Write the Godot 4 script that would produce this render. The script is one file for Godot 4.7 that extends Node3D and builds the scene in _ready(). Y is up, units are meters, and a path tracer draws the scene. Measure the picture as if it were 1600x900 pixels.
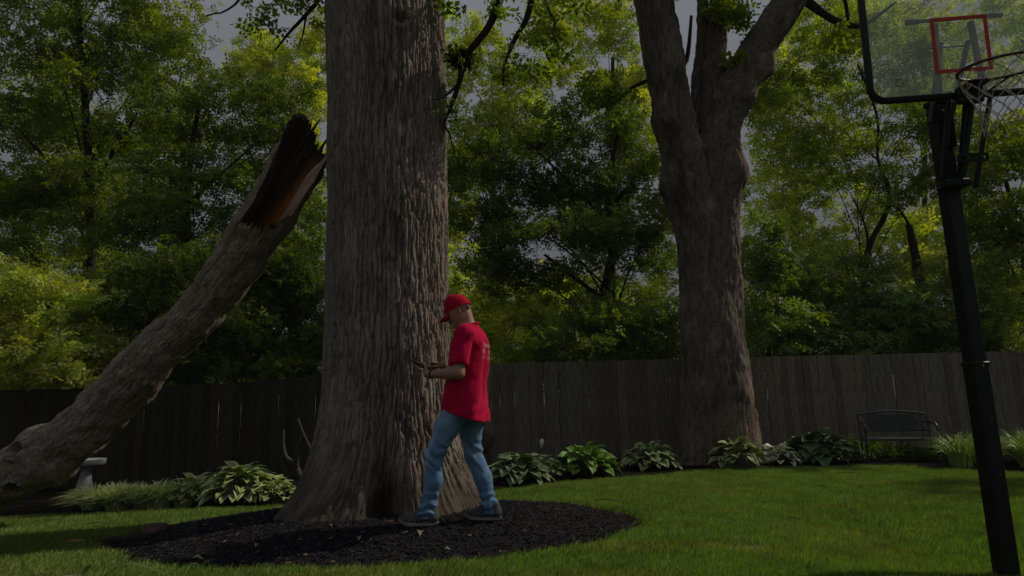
extends Node3D
# A shaded back garden: a great oak with a broken limb leaning on it, a man in red with a tablet,
# a second big tree, a board fence with planting, and a basketball hoop.

var rng := RandomNumberGenerator.new()
var used := {}
var M := {}
var noise_a := FastNoiseLite.new()
var noise_b := FastNoiseLite.new()
var cell_n := FastNoiseLite.new()
var ridge_n := FastNoiseLite.new()

func _ready() -> void:
	rng.seed = 20240611
	# ---- camera
	var cam := Camera3D.new()
	cam.name = "camera"
	cam.fov = 48.456
	cam.near = 0.05
	cam.far = 900.0
	cam.position = Vector3(0, 1.0, 0)
	cam.rotation = Vector3(atan(0.18), 0, -0.024)
	add_child(cam)
	cam.current = true
	# ---- sky, exposure
	var sm := ProceduralSkyMaterial.new()
	sm.sky_top_color = lin(0.62, 0.66, 0.745)
	sm.sky_horizon_color = lin(0.13, 0.132, 0.145)
	sm.sky_curve = 0.8
	sm.ground_bottom_color = lin(0.08, 0.09, 0.05)
	sm.ground_horizon_color = lin(0.2, 0.2, 0.2)
	sm.sky_energy_multiplier = 1.0
	sm.use_debanding = false
	var sky := Sky.new()
	sky.sky_material = sm
	var env := Environment.new()
	env.background_mode = Environment.BG_SKY
	env.sky = sky
	env.tonemap_mode = Environment.TONE_MAPPER_LINEAR
	env.tonemap_exposure = EXPOSURE
	env.fog_enabled = true
	env.fog_density = 0.0005
	env.fog_light_color = Color(0.92, 0.95, 1.0)
	env.sdfgi_enabled = true
	env.ssao_enabled = true
	env.ssil_enabled = true
	var we := WorldEnvironment.new()
	we.name = "world_environment"
	we.environment = env
	add_child(we)
	# ---- sun: low, from the right and a little behind the fence
	var sun := DirectionalLight3D.new()
	sun.name = "sun"
	sun.light_energy = 1.25
	sun.light_color = Color(1.0, 0.945, 0.85)
	sun.light_angular_distance = 0.5
	sun.shadow_enabled = true
	add_child(sun)
	sun.look_at_from_position(Vector3.ZERO, -SUN_TOWARDS, Vector3.UP)
	setup()
	# ---- setting
	build_ground()
	build_fences()
	build_oak()
	build_limb()
	build_fork_tree()
	build_background_trees()
	build_shade_trees()
	# ---- objects
	build_hoop()
	build_bench()
	build_bird_bath()
	build_person()
	build_plants()
	build_small_things()
	build_grass()

const EXPOSURE := 0.49
const SUN_TOWARDS := Vector3(0.70, 0.68, -0.24)

# ------------------------------------------------------------------ helpers
func lin(r: float, g: float, b: float, a := 1.0) -> Color:
	return Color(r, g, b, a).linear_to_srgb()

func numbered(n: String) -> String:
	if not used.has(n):
		used[n] = 0
		return n
	used[n] += 1
	return "%s_%03d" % [n, used[n]]

func tag(o: Node, label: String, category: String, group := "") -> Node:
	o.set_meta("label", label)
	o.set_meta("category", category)
	if group != "":
		o.set_meta("group", group)
	return o

func thing(called: String, label: String, category: String, at := Vector3.ZERO, turn := 0.0, group := "") -> Node3D:
	var o := Node3D.new()
	o.name = numbered(called)
	add_child(o)
	o.position = at
	o.rotation.y = turn
	tag(o, label, category, group)
	return o

func part(called: String, mesh: Mesh, m: Material, parent: Node) -> MeshInstance3D:
	var o := MeshInstance3D.new()
	o.name = called
	o.mesh = mesh
	o.material_override = m
	parent.add_child(o, true)
	return o

func struct(called: String, mesh: Mesh, m: Material) -> MeshInstance3D:
	var o := MeshInstance3D.new()
	o.name = numbered(called)
	o.mesh = mesh
	o.material_override = m
	add_child(o, true)
	o.set_meta("kind", "structure")
	return o

func tex(freq: float, lo: Color, hi: Color, octaves := 4, size := 512, sd := 1, type := FastNoiseLite.TYPE_SIMPLEX_SMOOTH) -> NoiseTexture2D:
	var t := NoiseTexture2D.new()
	var n := FastNoiseLite.new()
	n.noise_type = type
	n.seed = sd
	n.frequency = freq
	n.fractal_octaves = octaves
	t.width = size
	t.height = size
	t.seamless = true
	t.noise = n
	var g := Gradient.new()
	g.set_color(0, lo)
	g.set_color(1, hi)
	t.color_ramp = g
	return t

func bump_tex(freq: float, octaves := 4, sd := 3, strength := 4.0) -> NoiseTexture2D:
	var t := NoiseTexture2D.new()
	var n := FastNoiseLite.new()
	n.seed = sd
	n.frequency = freq
	n.fractal_octaves = octaves
	t.width = 512
	t.height = 512
	t.seamless = true
	t.noise = n
	t.as_normal_map = true
	t.bump_strength = strength
	return t

func mat(called: String, c: Color, rough := 0.85, albedo: Texture2D = null, normal: Texture2D = null, scale := Vector3.ONE, spec := 0.4) -> StandardMaterial3D:
	var m := StandardMaterial3D.new()
	m.resource_name = called
	m.albedo_color = c
	m.roughness = rough
	m.metallic_specular = spec
	if albedo:
		m.albedo_texture = albedo
	if normal:
		m.normal_enabled = true
		m.normal_texture = normal
	if albedo or normal:
		m.uv1_triplanar = true
		m.uv1_scale = scale
	M[called] = m
	return m

func leaf_mat(called: String, c: Color, back: Color, rough := 0.5) -> StandardMaterial3D:
	var m := mat(called, c, rough)
	m.vertex_color_use_as_albedo = true
	m.backlight_enabled = true
	m.backlight = back
	m.cull_mode = BaseMaterial3D.CULL_DISABLED
	m.metallic_specular = 0.35
	return m

func setup() -> void:
	noise_a.seed = 11
	noise_a.frequency = 1.0
	noise_a.fractal_octaves = 4
	noise_b.seed = 29
	noise_b.frequency = 1.0
	noise_b.fractal_octaves = 2
	cell_n.seed = 5
	cell_n.noise_type = FastNoiseLite.TYPE_CELLULAR
	cell_n.cellular_return_type = FastNoiseLite.RETURN_DISTANCE2_SUB
	cell_n.fractal_type = FastNoiseLite.FRACTAL_NONE
	cell_n.frequency = 1.0
	cell_n.cellular_jitter = 1.0
	ridge_n.seed = 71
	ridge_n.fractal_type = FastNoiseLite.FRACTAL_RIDGED
	ridge_n.fractal_octaves = 3
	ridge_n.frequency = 1.0
	var fine := tex(0.02, Color(0.62, 0.62, 0.62), Color(1, 1, 1), 5, 512, 4)
	var fine_n := bump_tex(0.05, 4, 8, 6.0)
	var soft_n := bump_tex(0.02, 3, 9, 3.0)
	var bark := mat("bark", lin(1, 1, 1), 0.92, tex(0.03, Color(0.78, 0.77, 0.76), Color(1, 1, 1), 5, 512, 6), fine_n, Vector3(3.1, 1.6, 3.1), 0.25)
	bark.vertex_color_use_as_albedo = true
	var bark2 := mat("mottled_bark", lin(1, 1, 1), 0.92, tex(0.025, Color(0.6, 0.58, 0.56), Color(1, 1, 1), 5, 512, 16), fine_n, Vector3(2.3, 1.7, 2.3), 0.25)
	bark2.vertex_color_use_as_albedo = true
	var wood := mat("broken_wood", lin(1, 1, 1), 0.8, tex(0.03, Color(0.66, 0.62, 0.6), Color(1, 1, 1), 4, 512, 26), fine_n, Vector3(4, 4, 4), 0.2)
	wood.vertex_color_use_as_albedo = true
	mat("twig", lin(0.055, 0.045, 0.038), 0.9, fine, null, Vector3(2, 2, 2), 0.2)
	for k in 5:
		var s: float = [0.80, 1.0, 1.15, 0.9, 1.05][k]
		var w: float = [1.0, 0.98, 1.03, 1.06, 0.95][k]
		mat("shaded_board_%d" % k, lin(0.085 * s * w, 0.078 * s, 0.062 * s / w), 0.9, fine, fine_n, Vector3(6.0, 0.45, 6.0), 0.2)  # left fence: same boards, deep shade painted in as a darker albedo
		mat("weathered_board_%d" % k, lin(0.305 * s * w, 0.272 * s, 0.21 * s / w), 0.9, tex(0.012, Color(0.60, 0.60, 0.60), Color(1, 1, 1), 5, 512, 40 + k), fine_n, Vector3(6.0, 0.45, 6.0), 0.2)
	mat("lawn_soil", lin(0.09, 0.12, 0.035), 0.95, tex(0.02, Color(0.62, 0.60, 0.5), Color(1, 1, 0.9), 5, 512, 50), fine_n, Vector3(0.7, 0.7, 0.7), 0.1)
	mat("bed_soil", lin(0.022, 0.018, 0.016), 0.95, fine, fine_n, Vector3(3, 3, 3), 0.1)
	mat("mulch", lin(0.024, 0.0235, 0.028), 0.95, fine, fine_n, Vector3(4, 4, 4), 0.15)
	var chips := mat("mulch_chip", lin(1, 1, 1), 0.9, null, null, Vector3.ONE, 0.2)
	chips.vertex_color_use_as_albedo = true
	leaf_mat("grass", lin(1, 1, 1), Color(0.8, 0.9, 0.3), 0.55)
	leaf_mat("leaf", lin(1, 1, 1), Color(0.95, 1.0, 0.30), 0.5)
	leaf_mat("hosta_leaf", lin(1, 1, 1), Color(0.45, 0.5, 0.2), 0.42)
	mat("black_steel", lin(0.013, 0.014, 0.018), 0.5, tex(0.03, Color(0.5, 0.5, 0.5), Color(1, 1, 1), 4, 256, 60), null, Vector3(2, 2, 2), 0.4)
	mat("grey_steel", lin(0.09, 0.095, 0.10), 0.5, fine, null, Vector3(3, 3, 3), 0.5)
	mat("rim_red", lin(0.11, 0.012, 0.016), 0.45, fine, null, Vector3(8, 8, 8), 0.5)
	mat("square_red", lin(0.50, 0.045, 0.045), 0.55)
	mat("net_cord", lin(0.42, 0.38, 0.36), 0.9)
	var ac := StandardMaterial3D.new()
	ac.resource_name = "acrylic"
	ac.albedo_color = Color(0.86, 0.90, 0.89, 0.20)
	ac.transparency = BaseMaterial3D.TRANSPARENCY_ALPHA
	ac.roughness = 0.42
	ac.metallic_specular = 0.5
	ac.cull_mode = BaseMaterial3D.CULL_DISABLED
	M["acrylic"] = ac
	mat("bench_iron", lin(0.060, 0.066, 0.075), 0.45, fine, soft_n, Vector3(6, 6, 6), 0.5)
	mat("concrete", lin(0.52, 0.52, 0.53), 0.9, tex(0.03, Color(0.7, 0.7, 0.7), Color(1, 1, 1), 5, 256, 70), fine_n, Vector3(3, 3, 3), 0.2)
	var skin := mat("skin", lin(0.44, 0.255, 0.185), 0.55, tex(0.03, Color(0.86, 0.83, 0.82), Color(1, 1, 1), 4, 256, 80), null, Vector3(9, 9, 9), 0.4)
	skin.subsurf_scatter_enabled = true
	skin.subsurf_scatter_strength = 0.1
	var sh := mat("red_jersey", lin(1, 1, 1), 0.9, null, soft_n, Vector3(5, 5, 5), 0.15)
	sh.vertex_color_use_as_albedo = true
	sh.rim_enabled = true
	sh.rim = 0.12
	var cap := mat("red_cap", lin(0.44, 0.009, 0.035), 0.85, null, fine_n, Vector3(9, 9, 9), 0.2)
	cap.cull_mode = BaseMaterial3D.CULL_DISABLED
	var jn := mat("denim", lin(1, 1, 1), 0.9, tex(0.08, Color(0.78, 0.8, 0.82), Color(1, 1, 1), 4, 256, 90), fine_n, Vector3(7, 7, 7), 0.15)
	jn.vertex_color_use_as_albedo = true
	mat("shoe_fabric", lin(0.11, 0.12, 0.135), 0.8, fine, fine_n, Vector3(12, 12, 12), 0.3)
	mat("shoe_overlay", lin(0.22, 0.23, 0.23), 0.7, fine, null, Vector3(12, 12, 12), 0.3)
	mat("shoe_sole", lin(0.42, 0.41, 0.36), 0.8, fine, null, Vector3(9, 9, 9), 0.3)
	mat("black_plastic", lin(0.010, 0.010, 0.011), 0.4, null, null, Vector3.ONE, 0.4)
	mat("glass_screen", lin(0.012, 0.013, 0.016), 0.12, null, null, Vector3.ONE, 0.5)
	mat("white_print", lin(0.7, 0.6, 0.6), 0.85)
	mat("faded_print", lin(0.30, 0.19, 0.17), 0.8)
	mat("hair", lin(0.16, 0.12, 0.095), 0.8)
	mat("straw", lin(0.30, 0.21, 0.11), 0.85, fine, fine_n, Vector3(10, 10, 10), 0.2)
	mat("white_petal", lin(0.8, 0.8, 0.75), 0.6)
	mat("driftwood", lin(0.12, 0.105, 0.085), 0.9, fine, fine_n, Vector3(5, 2, 5), 0.2)

func arr_mesh(v: PackedVector3Array, n: PackedVector3Array, idx: PackedInt32Array, col := PackedColorArray()) -> ArrayMesh:
	var a := []
	a.resize(Mesh.ARRAY_MAX)
	a[Mesh.ARRAY_VERTEX] = v
	a[Mesh.ARRAY_NORMAL] = n
	a[Mesh.ARRAY_INDEX] = idx
	if col.size() == v.size():
		a[Mesh.ARRAY_COLOR] = col
	var m := ArrayMesh.new()
	m.add_surface_from_arrays(Mesh.PRIMITIVE_TRIANGLES, a)
	return m

func smooth_normals(v: PackedVector3Array, idx: PackedInt32Array) -> PackedVector3Array:
	var n := PackedVector3Array()
	n.resize(v.size())
	for i in range(0, idx.size(), 3):
		var a := idx[i]
		var b := idx[i + 1]
		var c := idx[i + 2]
		var f := (v[c] - v[a]).cross(v[b] - v[a])
		n[a] += f
		n[b] += f
		n[c] += f
	for i in n.size():
		n[i] = n[i].normalized() if n[i].length_squared() > 1e-20 else Vector3.UP
	return n

# a grid of nu x nv points (u wraps if asked), front faces clockwise when u runs counter-clockwise seen from +v
func grid_idx(nu: int, nv: int, wrap: bool, flip := false) -> PackedInt32Array:
	var idx := PackedInt32Array()
	var cols := nu if wrap else nu - 1
	for j in nv - 1:
		for i in cols:
			var a := j * nu + i
			var b := j * nu + (i + 1) % nu
			var c := a + nu
			var d := b + nu
			if flip:
				idx.append_array([a, b, c, b, d, c])
			else:
				idx.append_array([a, c, b, b, c, d])
	return idx

func grid_mesh(v: PackedVector3Array, nu: int, nv: int, wrap: bool, col := PackedColorArray(), flip := false) -> ArrayMesh:
	var idx := grid_idx(nu, nv, wrap, flip)
	return arr_mesh(v, smooth_normals(v, idx), idx, col)

func catmull(p: Array, steps: int) -> Array:
	var out := []
	for i in p.size() - 1:
		var a = p[maxi(i - 1, 0)]
		var b = p[i]
		var c = p[i + 1]
		var d = p[mini(i + 2, p.size() - 1)]
		for k in steps:
			var t := float(k) / steps
			var t2 := t * t
			var t3 := t2 * t
			out.append(0.5 * ((2.0 * b) + (c - a) * t + (2.0 * a - 5.0 * b + 4.0 * c - d) * t2 + (3.0 * b - 3.0 * c + d - a) * t3))
	out.append(p[-1])
	return out

# tapered tube along points (Vector4: xyz + radius); rough makes it knobbly. Adds to the arrays given.
func tube_into(v: PackedVector3Array, idx: PackedInt32Array, pts: Array, sides: int, rough := 0.0, seed_off := 0.0) -> void:
	var base := v.size()
	var up := Vector3.FORWARD
	var t0 := Vector3(pts[1].x - pts[0].x, pts[1].y - pts[0].y, pts[1].z - pts[0].z).normalized()
	if absf(t0.dot(up)) > 0.9:
		up = Vector3.RIGHT
	var side := t0.cross(up).normalized()
	for j in pts.size():
		var q: Vector4 = pts[j]
		var q0: Vector4 = pts[maxi(j - 1, 0)]
		var q1: Vector4 = pts[mini(j + 1, pts.size() - 1)]
		var t := Vector3(q1.x - q0.x, q1.y - q0.y, q1.z - q0.z).normalized()
		side = (side - t * side.dot(t)).normalized()
		var other := t.cross(side)
		for i in sides:
			var a := TAU * i / sides
			var dir := side * cos(a) + other * sin(a)
			var r := q.w
			if rough > 0.0:
				r *= 1.0 + rough * noise_a.get_noise_3d(q.x * 3.0 + dir.x * 1.5 + seed_off, q.y * 3.0 + dir.y * 1.5, q.z * 3.0 + dir.z * 1.5)
			v.append(Vector3(q.x, q.y, q.z) + dir * r)
	for j in pts.size() - 1:
		for i in sides:
			var a := base + j * sides + i
			var b := base + j * sides + (i + 1) % sides
			idx.append_array([a, a + sides, b, b, a + sides, b + sides])
	for e in 2:
		var q: Vector4 = pts[0] if e == 0 else pts[-1]
		var ring := base if e == 0 else base + (pts.size() - 1) * sides
		v.append(Vector3(q.x, q.y, q.z))
		var c := v.size() - 1
		for i in sides:
			if e == 0:
				idx.append_array([c, ring + i, ring + (i + 1) % sides])
			else:
				idx.append_array([c, ring + (i + 1) % sides, ring + i])

func tube_mesh(pts: Array, sides := 10, rough := 0.0) -> ArrayMesh:
	var v := PackedVector3Array()
	var idx := PackedInt32Array()
	tube_into(v, idx, pts, sides, rough)
	return arr_mesh(v, smooth_normals(v, idx), idx)

func bar(a: Vector3, b: Vector3, ra: float, rb := -1.0) -> Array:
	return [Vector4(a.x, a.y, a.z, ra), Vector4(b.x, b.y, b.z, ra if rb < 0.0 else rb)]

# lathe: profile of Vector2(radius, height), bottom to top
func lathe(profile: Array, sides := 28) -> ArrayMesh:
	var v := PackedVector3Array()
	for p in profile:
		for i in sides:
			var a := -TAU * i / sides
			v.append(Vector3(cos(a) * p.x, p.y, sin(a) * p.x))
	return grid_mesh(v, sides, profile.size(), true)

# bevelled box in its own axes, with hard faces and a chamfer c
func bevel_box(size: Vector3, c := 0.004, at := Vector3.ZERO, basis := Basis()) -> ArrayMesh:
	var st := SurfaceTool.new()
	st.begin(Mesh.PRIMITIVE_TRIANGLES)
	bevel_into(st, size, c, at, basis)
	return st.commit()

func bevel_into(st: SurfaceTool, size: Vector3, c: float, at := Vector3.ZERO, basis := Basis()) -> void:
	var h := size * 0.5
	var pts := []
	for sx in [-1, 1]:
		for sy in [-1, 1]:
			for sz in [-1, 1]:
				var s := Vector3(sx, sy, sz)
				for ax in 3:
					var q := Vector3(h.x - c, h.y - c, h.z - c)
					q[ax] = h[ax]
					pts.append(q * s)
	# planes: 6 faces, 12 chamfers, 8 corners, each as the convex polygon of the points on it
	for nx in [-1, 0, 1]:
		for ny in [-1, 0, 1]:
			for nz in [-1, 0, 1]:
				var n := Vector3(nx, ny, nz)
				if n == Vector3.ZERO:
					continue
				n = n.normalized()
				var far := -1e9
				for p in pts:
					far = maxf(far, n.dot(p))
				var on := []
				for p in pts:
					if n.dot(p) > far - 1e-5:
						on.append(p)
				if on.size() < 3:
					continue
				var mid := Vector3.ZERO
				for p in on:
					mid += p
				mid /= on.size()
				var ex: Vector3 = (on[0] - mid).normalized()
				var ey := n.cross(ex)
				on.sort_custom(func(p, q): return atan2(ey.dot(p - mid), ex.dot(p - mid)) > atan2(ey.dot(q - mid), ex.dot(q - mid)))
				var wn := (basis * n).normalized()
				for k in range(1, on.size() - 1):
					for p in [on[0], on[k], on[k + 1]]:
						st.set_normal(wn)
						st.add_vertex(at + basis * p)

# ------------------------------------------------------------------ signed distance bodies (surface nets)
# bone: [a, b, ra, rb] or [a, b, ra, rb, true] to carve; cuts: [normal, offset] keeps n.p < offset
func sdf_into(bones: Array, cell: float, k: float, v: PackedVector3Array, nrm: PackedVector3Array, idx: PackedInt32Array, cuts := []) -> void:
	var lo := Vector3(1e9, 1e9, 1e9)
	var hi := -lo
	for b in bones:
		var r: float = maxf(b[2], b[3]) + cell * 3.0 + k * 0.5
		lo = lo.min(b[0] - Vector3.ONE * r).min(b[1] - Vector3.ONE * r)
		hi = hi.max(b[0] + Vector3.ONE * r).max(b[1] + Vector3.ONE * r)
	var nx := int(ceil((hi.x - lo.x) / cell)) + 1
	var ny := int(ceil((hi.y - lo.y) / cell)) + 1
	var nz := int(ceil((hi.z - lo.z) / cell)) + 1
	var f := PackedFloat32Array()
	f.resize(nx * ny * nz)
	f.fill(1.0)
	for b in bones:
		var a: Vector3 = b[0]
		var ab: Vector3 = b[1] - a
		var ra: float = b[2]
		var dr: float = b[3] - ra
		var carve: bool = b.size() > 4 and b[4]
		var l2 := maxf(ab.length_squared(), 1e-9)
		var m: float = maxf(b[2], b[3]) + k + cell * 2.5
		var p0 := (a.min(b[1]) - Vector3.ONE * m - lo) / cell
		var p1 := (a.max(b[1]) + Vector3.ONE * m - lo) / cell
		for z in range(maxi(0, int(p0.z)), mini(nz, int(p1.z) + 2)):
			for y in range(maxi(0, int(p0.y)), mini(ny, int(p1.y) + 2)):
				var row := (z * ny + y) * nx
				for x in range(maxi(0, int(p0.x)), mini(nx, int(p1.x) + 2)):
					var q := Vector3(lo.x + x * cell, lo.y + y * cell, lo.z + z * cell) - a
					var t := clampf(q.dot(ab) / l2, 0.0, 1.0)
					var d := (q - ab * t).length() - ra - dr * t
					var o := f[row + x]
					if carve:
						d = -d
						var h := maxf(k - absf(o - d), 0.0)
						f[row + x] = maxf(o, d) + h * h / (4.0 * k)
					else:
						var h := maxf(k - absf(o - d), 0.0)
						f[row + x] = minf(o, d) - h * h / (4.0 * k)
	for c in cuts:
		var cn: Vector3 = c[0]
		for z in nz:
			for y in ny:
				var row := (z * ny + y) * nx
				for x in nx:
					if f[row + x] < cell * 3.0:
						f[row + x] = maxf(f[row + x], cn.dot(Vector3(lo.x + x * cell, lo.y + y * cell, lo.z + z * cell)) - c[1])
	var at := PackedInt32Array()
	at.resize(nx * ny * nz)
	at.fill(-1)
	var start := v.size()
	var sx := 1
	var sy := nx
	var sz := nx * ny
	var first_idx := idx.size()
	for z in nz - 1:
		for y in ny - 1:
			var row := z * sz + y * sy
			for x in nx - 1:
				var i := row + x
				var f0 := f[i]
				if absf(f0) > cell * 2.0:
					continue
				var c := [f0, f[i + sx], f[i + sy], f[i + sx + sy], f[i + sz], f[i + sx + sz], f[i + sy + sz], f[i + sx + sy + sz]]
				var neg := 0
				for g in c:
					if g < 0.0:
						neg += 1
				if neg == 0 or neg == 8:
					continue
				var sum := Vector3.ZERO
				var cnt := 0
				for e in 12:
					var ea: int = EDGE_A[e]
					var eb: int = EDGE_B[e]
					var fa: float = c[ea]
					var fb: float = c[eb]
					if (fa < 0.0) == (fb < 0.0):
						continue
					var t := fa / (fa - fb)
					var pa := Vector3(ea & 1, (ea >> 1) & 1, ea >> 2)
					var pb := Vector3(eb & 1, (eb >> 1) & 1, eb >> 2)
					sum += pa.lerp(pb, t)
					cnt += 1
				at[i] = v.size()
				v.append(lo + (Vector3(x, y, z) + sum / cnt) * cell)
	for z in range(1, nz - 1):
		for y in range(1, ny - 1):
			for x in range(1, nx - 1):
				var i := z * sz + y * sy + x
				if at[i] < 0 and absf(f[i]) > cell * 2.0:
					continue
				var inside := f[i] < 0.0
				for ax in 3:
					var s: int = [sx, sy, sz][ax]
					if inside == (f[i + s] < 0.0):
						continue
					var u: int = [sy, sz, sx][ax]
					var w: int = [sz, sx, sy][ax]
					var a := at[i]
					var b := at[i - u]
					var c := at[i - u - w]
					var d := at[i - w]
					if a < 0 or b < 0 or c < 0 or d < 0:
						continue
					if inside:
						idx.append_array([a, c, b, a, d, c])
					else:
						idx.append_array([a, b, c, a, c, d])
	var n := PackedVector3Array()
	n.resize(v.size())
	for i in range(first_idx, idx.size(), 3):
		var a := idx[i]
		var b := idx[i + 1]
		var c := idx[i + 2]
		var g := (v[c] - v[a]).cross(v[b] - v[a])
		n[a] += g
		n[b] += g
		n[c] += g
	for i in range(start, v.size()):
		nrm.append(n[i].normalized() if n[i].length_squared() > 1e-20 else Vector3.UP)

const EDGE_A := [0, 2, 4, 6, 0, 1, 4, 5, 0, 1, 2, 3]
const EDGE_B := [1, 3, 5, 7, 2, 3, 6, 7, 4, 5, 6, 7]

func sdf_mesh(bones: Array, cell: float, k: float, cuts := []) -> ArrayMesh:
	var v := PackedVector3Array()
	var n := PackedVector3Array()
	var idx := PackedInt32Array()
	sdf_into(bones, cell, k, v, n, idx, cuts)
	return arr_mesh(v, n, idx)

func ground_y(x: float, z: float) -> float:
	var d := smoothstep(4.0, 12.0, -z)
	return -0.1 * d - 0.28 * d * smoothstep(0.0, 7.0, -x) - 0.12 * smoothstep(1.6, 2.9, x) * smoothstep(-7.0, -4.4, z)

# how far inside the mulch round the oak (1 at the middle, 0 at the rim, below 0 outside)
func mulch_in(x: float, z: float) -> float:
	var q := Vector2((x + 1.14) / 2.20, (z + 5.71) / 1.59)
	var a := q.angle()
	return 1.0 - q.length() / (1.0 + 0.045 * noise_b.get_noise_2d(cos(a) * 2.0, sin(a) * 2.0 + 7.0))

func mound_y(x: float, z: float) -> float:
	var m := mulch_in(x, z)
	return ground_y(x, z) + (0.105 * smoothstep(0.0, 0.55, m) + 0.02 * smoothstep(0.0, 0.06, m) if m > 0.0 else 0.0)

func bed_edge(x: float) -> float:
	var e := [Vector2(-14, -7.3), Vector2(-5.6, -7.3), Vector2(-4.4, -7.45), Vector2(-2.7, -7.2), Vector2(-1.2, -7.4), Vector2(-0.1, -8.05), Vector2(0.65, -8.85), Vector2(1.35, -9.1), Vector2(2.25, -9.55), Vector2(3.1, -10.15), Vector2(4.35, -10.15), Vector2(5.7, -9.95), Vector2(6.05, -9.1), Vector2(6.6, -8.4), Vector2(9, -7.6), Vector2(14, -7.0)]
	for i in e.size() - 1:
		if x <= e[i + 1].x:
			return lerpf(e[i].y, e[i + 1].y, clampf((x - e[i].x) / (e[i + 1].x - e[i].x), 0.0, 1.0)) + 0.06 * noise_b.get_noise_1d(x * 2.1)
	return -7.0

# ------------------------------------------------------------------ ground, beds
func sheet(x0: float, x1: float, z0: float, z1: float, nx: int, nz: int, lift: float) -> ArrayMesh:
	var v := PackedVector3Array()
	for j in nz:
		for i in nx:
			var x := lerpf(x0, x1, float(i) / (nx - 1))
			var z := lerpf(z0, z1, float(j) / (nz - 1))
			v.append(Vector3(x, ground_y(x, z) + lift + 0.012 * noise_b.get_noise_2d(x * 0.8, z * 0.8), z))
	return grid_mesh(v, nx, nz, false)

func build_ground() -> void:
	# lawn: one sheet to the horizon, fine near the camera
	var v := PackedVector3Array()
	var xs := []
	for i in 121:
		var t := (i - 60) / 60.0
		xs.append(22.0 * t + 378.0 * pow(absf(t), 9.0) * signf(t))
	for j in 121:
		var t := (j - 60) / 60.0
		var z: float = -8.0 - (20.0 * t + 380.0 * pow(absf(t), 9.0) * signf(t))
		for x in xs:
			v.append(Vector3(x, ground_y(x, z) - (0.30 * smoothstep(0.0, 0.25, mulch_in(x, z)) if mulch_in(x, z) > 0.05 else 0.0) + 0.008 * noise_b.get_noise_2d(x * 0.8, z * 0.8), z))
	struct("lawn", grid_mesh(v, 121, 121, false), M.lawn_soil)
	# planting bed along the fence
	v = PackedVector3Array()
	var n := 150
	for j in 14:
		for i in n:
			var x := lerpf(-14.0, 13.5, float(i) / (n - 1))
			var t := j / 13.0
			var z0 := bed_edge(x)
			var z := lerpf(z0, -12.6, t)
			var y := ground_y(x, z) + 0.045 * smoothstep(0.0, 0.12, t) - 0.02 * (1.0 - smoothstep(0.0, 0.05, t)) + 0.02 * noise_a.get_noise_2d(x * 2.0, z * 2.0)
			v.append(Vector3(x, y, z))
	struct("garden_bed", grid_mesh(v, n, 14, false), M.bed_soil)
	# mulch mound round the oak
	v = PackedVector3Array()
	var na := 160
	var nr := 40
	for j in nr:
		for i in na:
			var a := TAU * i / na
			var r := 1.0 - float(j) / (nr - 1)
			var edge := 1.0 + 0.045 * noise_b.get_noise_2d(cos(a) * 2.0, sin(a) * 2.0 + 7.0)
			var x := -1.14 + 2.20 * cos(a) * r * edge
			var z := -5.71 + 1.59 * sin(a) * r * edge
			var y := mound_y(x, z) - 0.03 * (1.0 - smoothstep(0.0, 0.03, 1.0 - r)) + 0.018 * noise_a.get_noise_2d(x * 7.0, z * 7.0) * smoothstep(0.0, 0.1, 1.0 - r)
			v.append(Vector3(x, y, z))
	struct("mulch_bed", grid_mesh(v, na, nr, true, PackedColorArray(), true), M.mulch)

# ------------------------------------------------------------------ fences
func picket_mesh(k: int) -> ArrayMesh:
	# a board 140 x 1800 x 17 mm, slightly cupped and warped, its top worn
	var v := PackedVector3Array()
	var rows := 7
	var w := 0.0695
	var r2 := RandomNumberGenerator.new()
	r2.seed = 900 + k
	var bow := r2.randf_range(-0.008, 0.008)
	var lean := r2.randf_range(-0.006, 0.006)
	var tilt := r2.randf_range(-0.008, 0.008)
	for j in rows:
		var t := float(j) / (rows - 1)
		var y := t * (1.82 + r2.randf_range(-0.004, 0.004) * (1.0 if j == rows - 1 else 0.0))
		var dz := bow * sin(t * PI)
		var dx := lean * t
		for c in [Vector2(-w, -0.008), Vector2(-w + 0.003, -0.0015), Vector2(0.0, 0.001), Vector2(w - 0.003, -0.0015), Vector2(w, -0.008), Vector2(w, -0.018), Vector2(-w, -0.018)]:
			var drop := 0.0
			if j == rows - 1:
				drop = tilt * c.x / w
			v.append(Vector3(c.x + dx, y + drop, c.y + dz))
	var idx := grid_idx(7, rows, true, true)
	var top := (rows - 1) * 7
	for c in range(1, 6):
		idx.append_array([top, top + c + 1, top + c])
	# flat shaded so the edges stay crisp
	var fv := PackedVector3Array()
	var fn := PackedVector3Array()
	var fi := PackedInt32Array()
	for i in range(0, idx.size(), 3):
		var n := (v[idx[i + 2]] - v[idx[i]]).cross(v[idx[i + 1]] - v[idx[i]]).normalized()
		for q in 3:
			fi.append(fv.size())
			fv.append(v[idx[i + q]])
			fn.append(n)
	return arr_mesh(fv, fn, fi)

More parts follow.
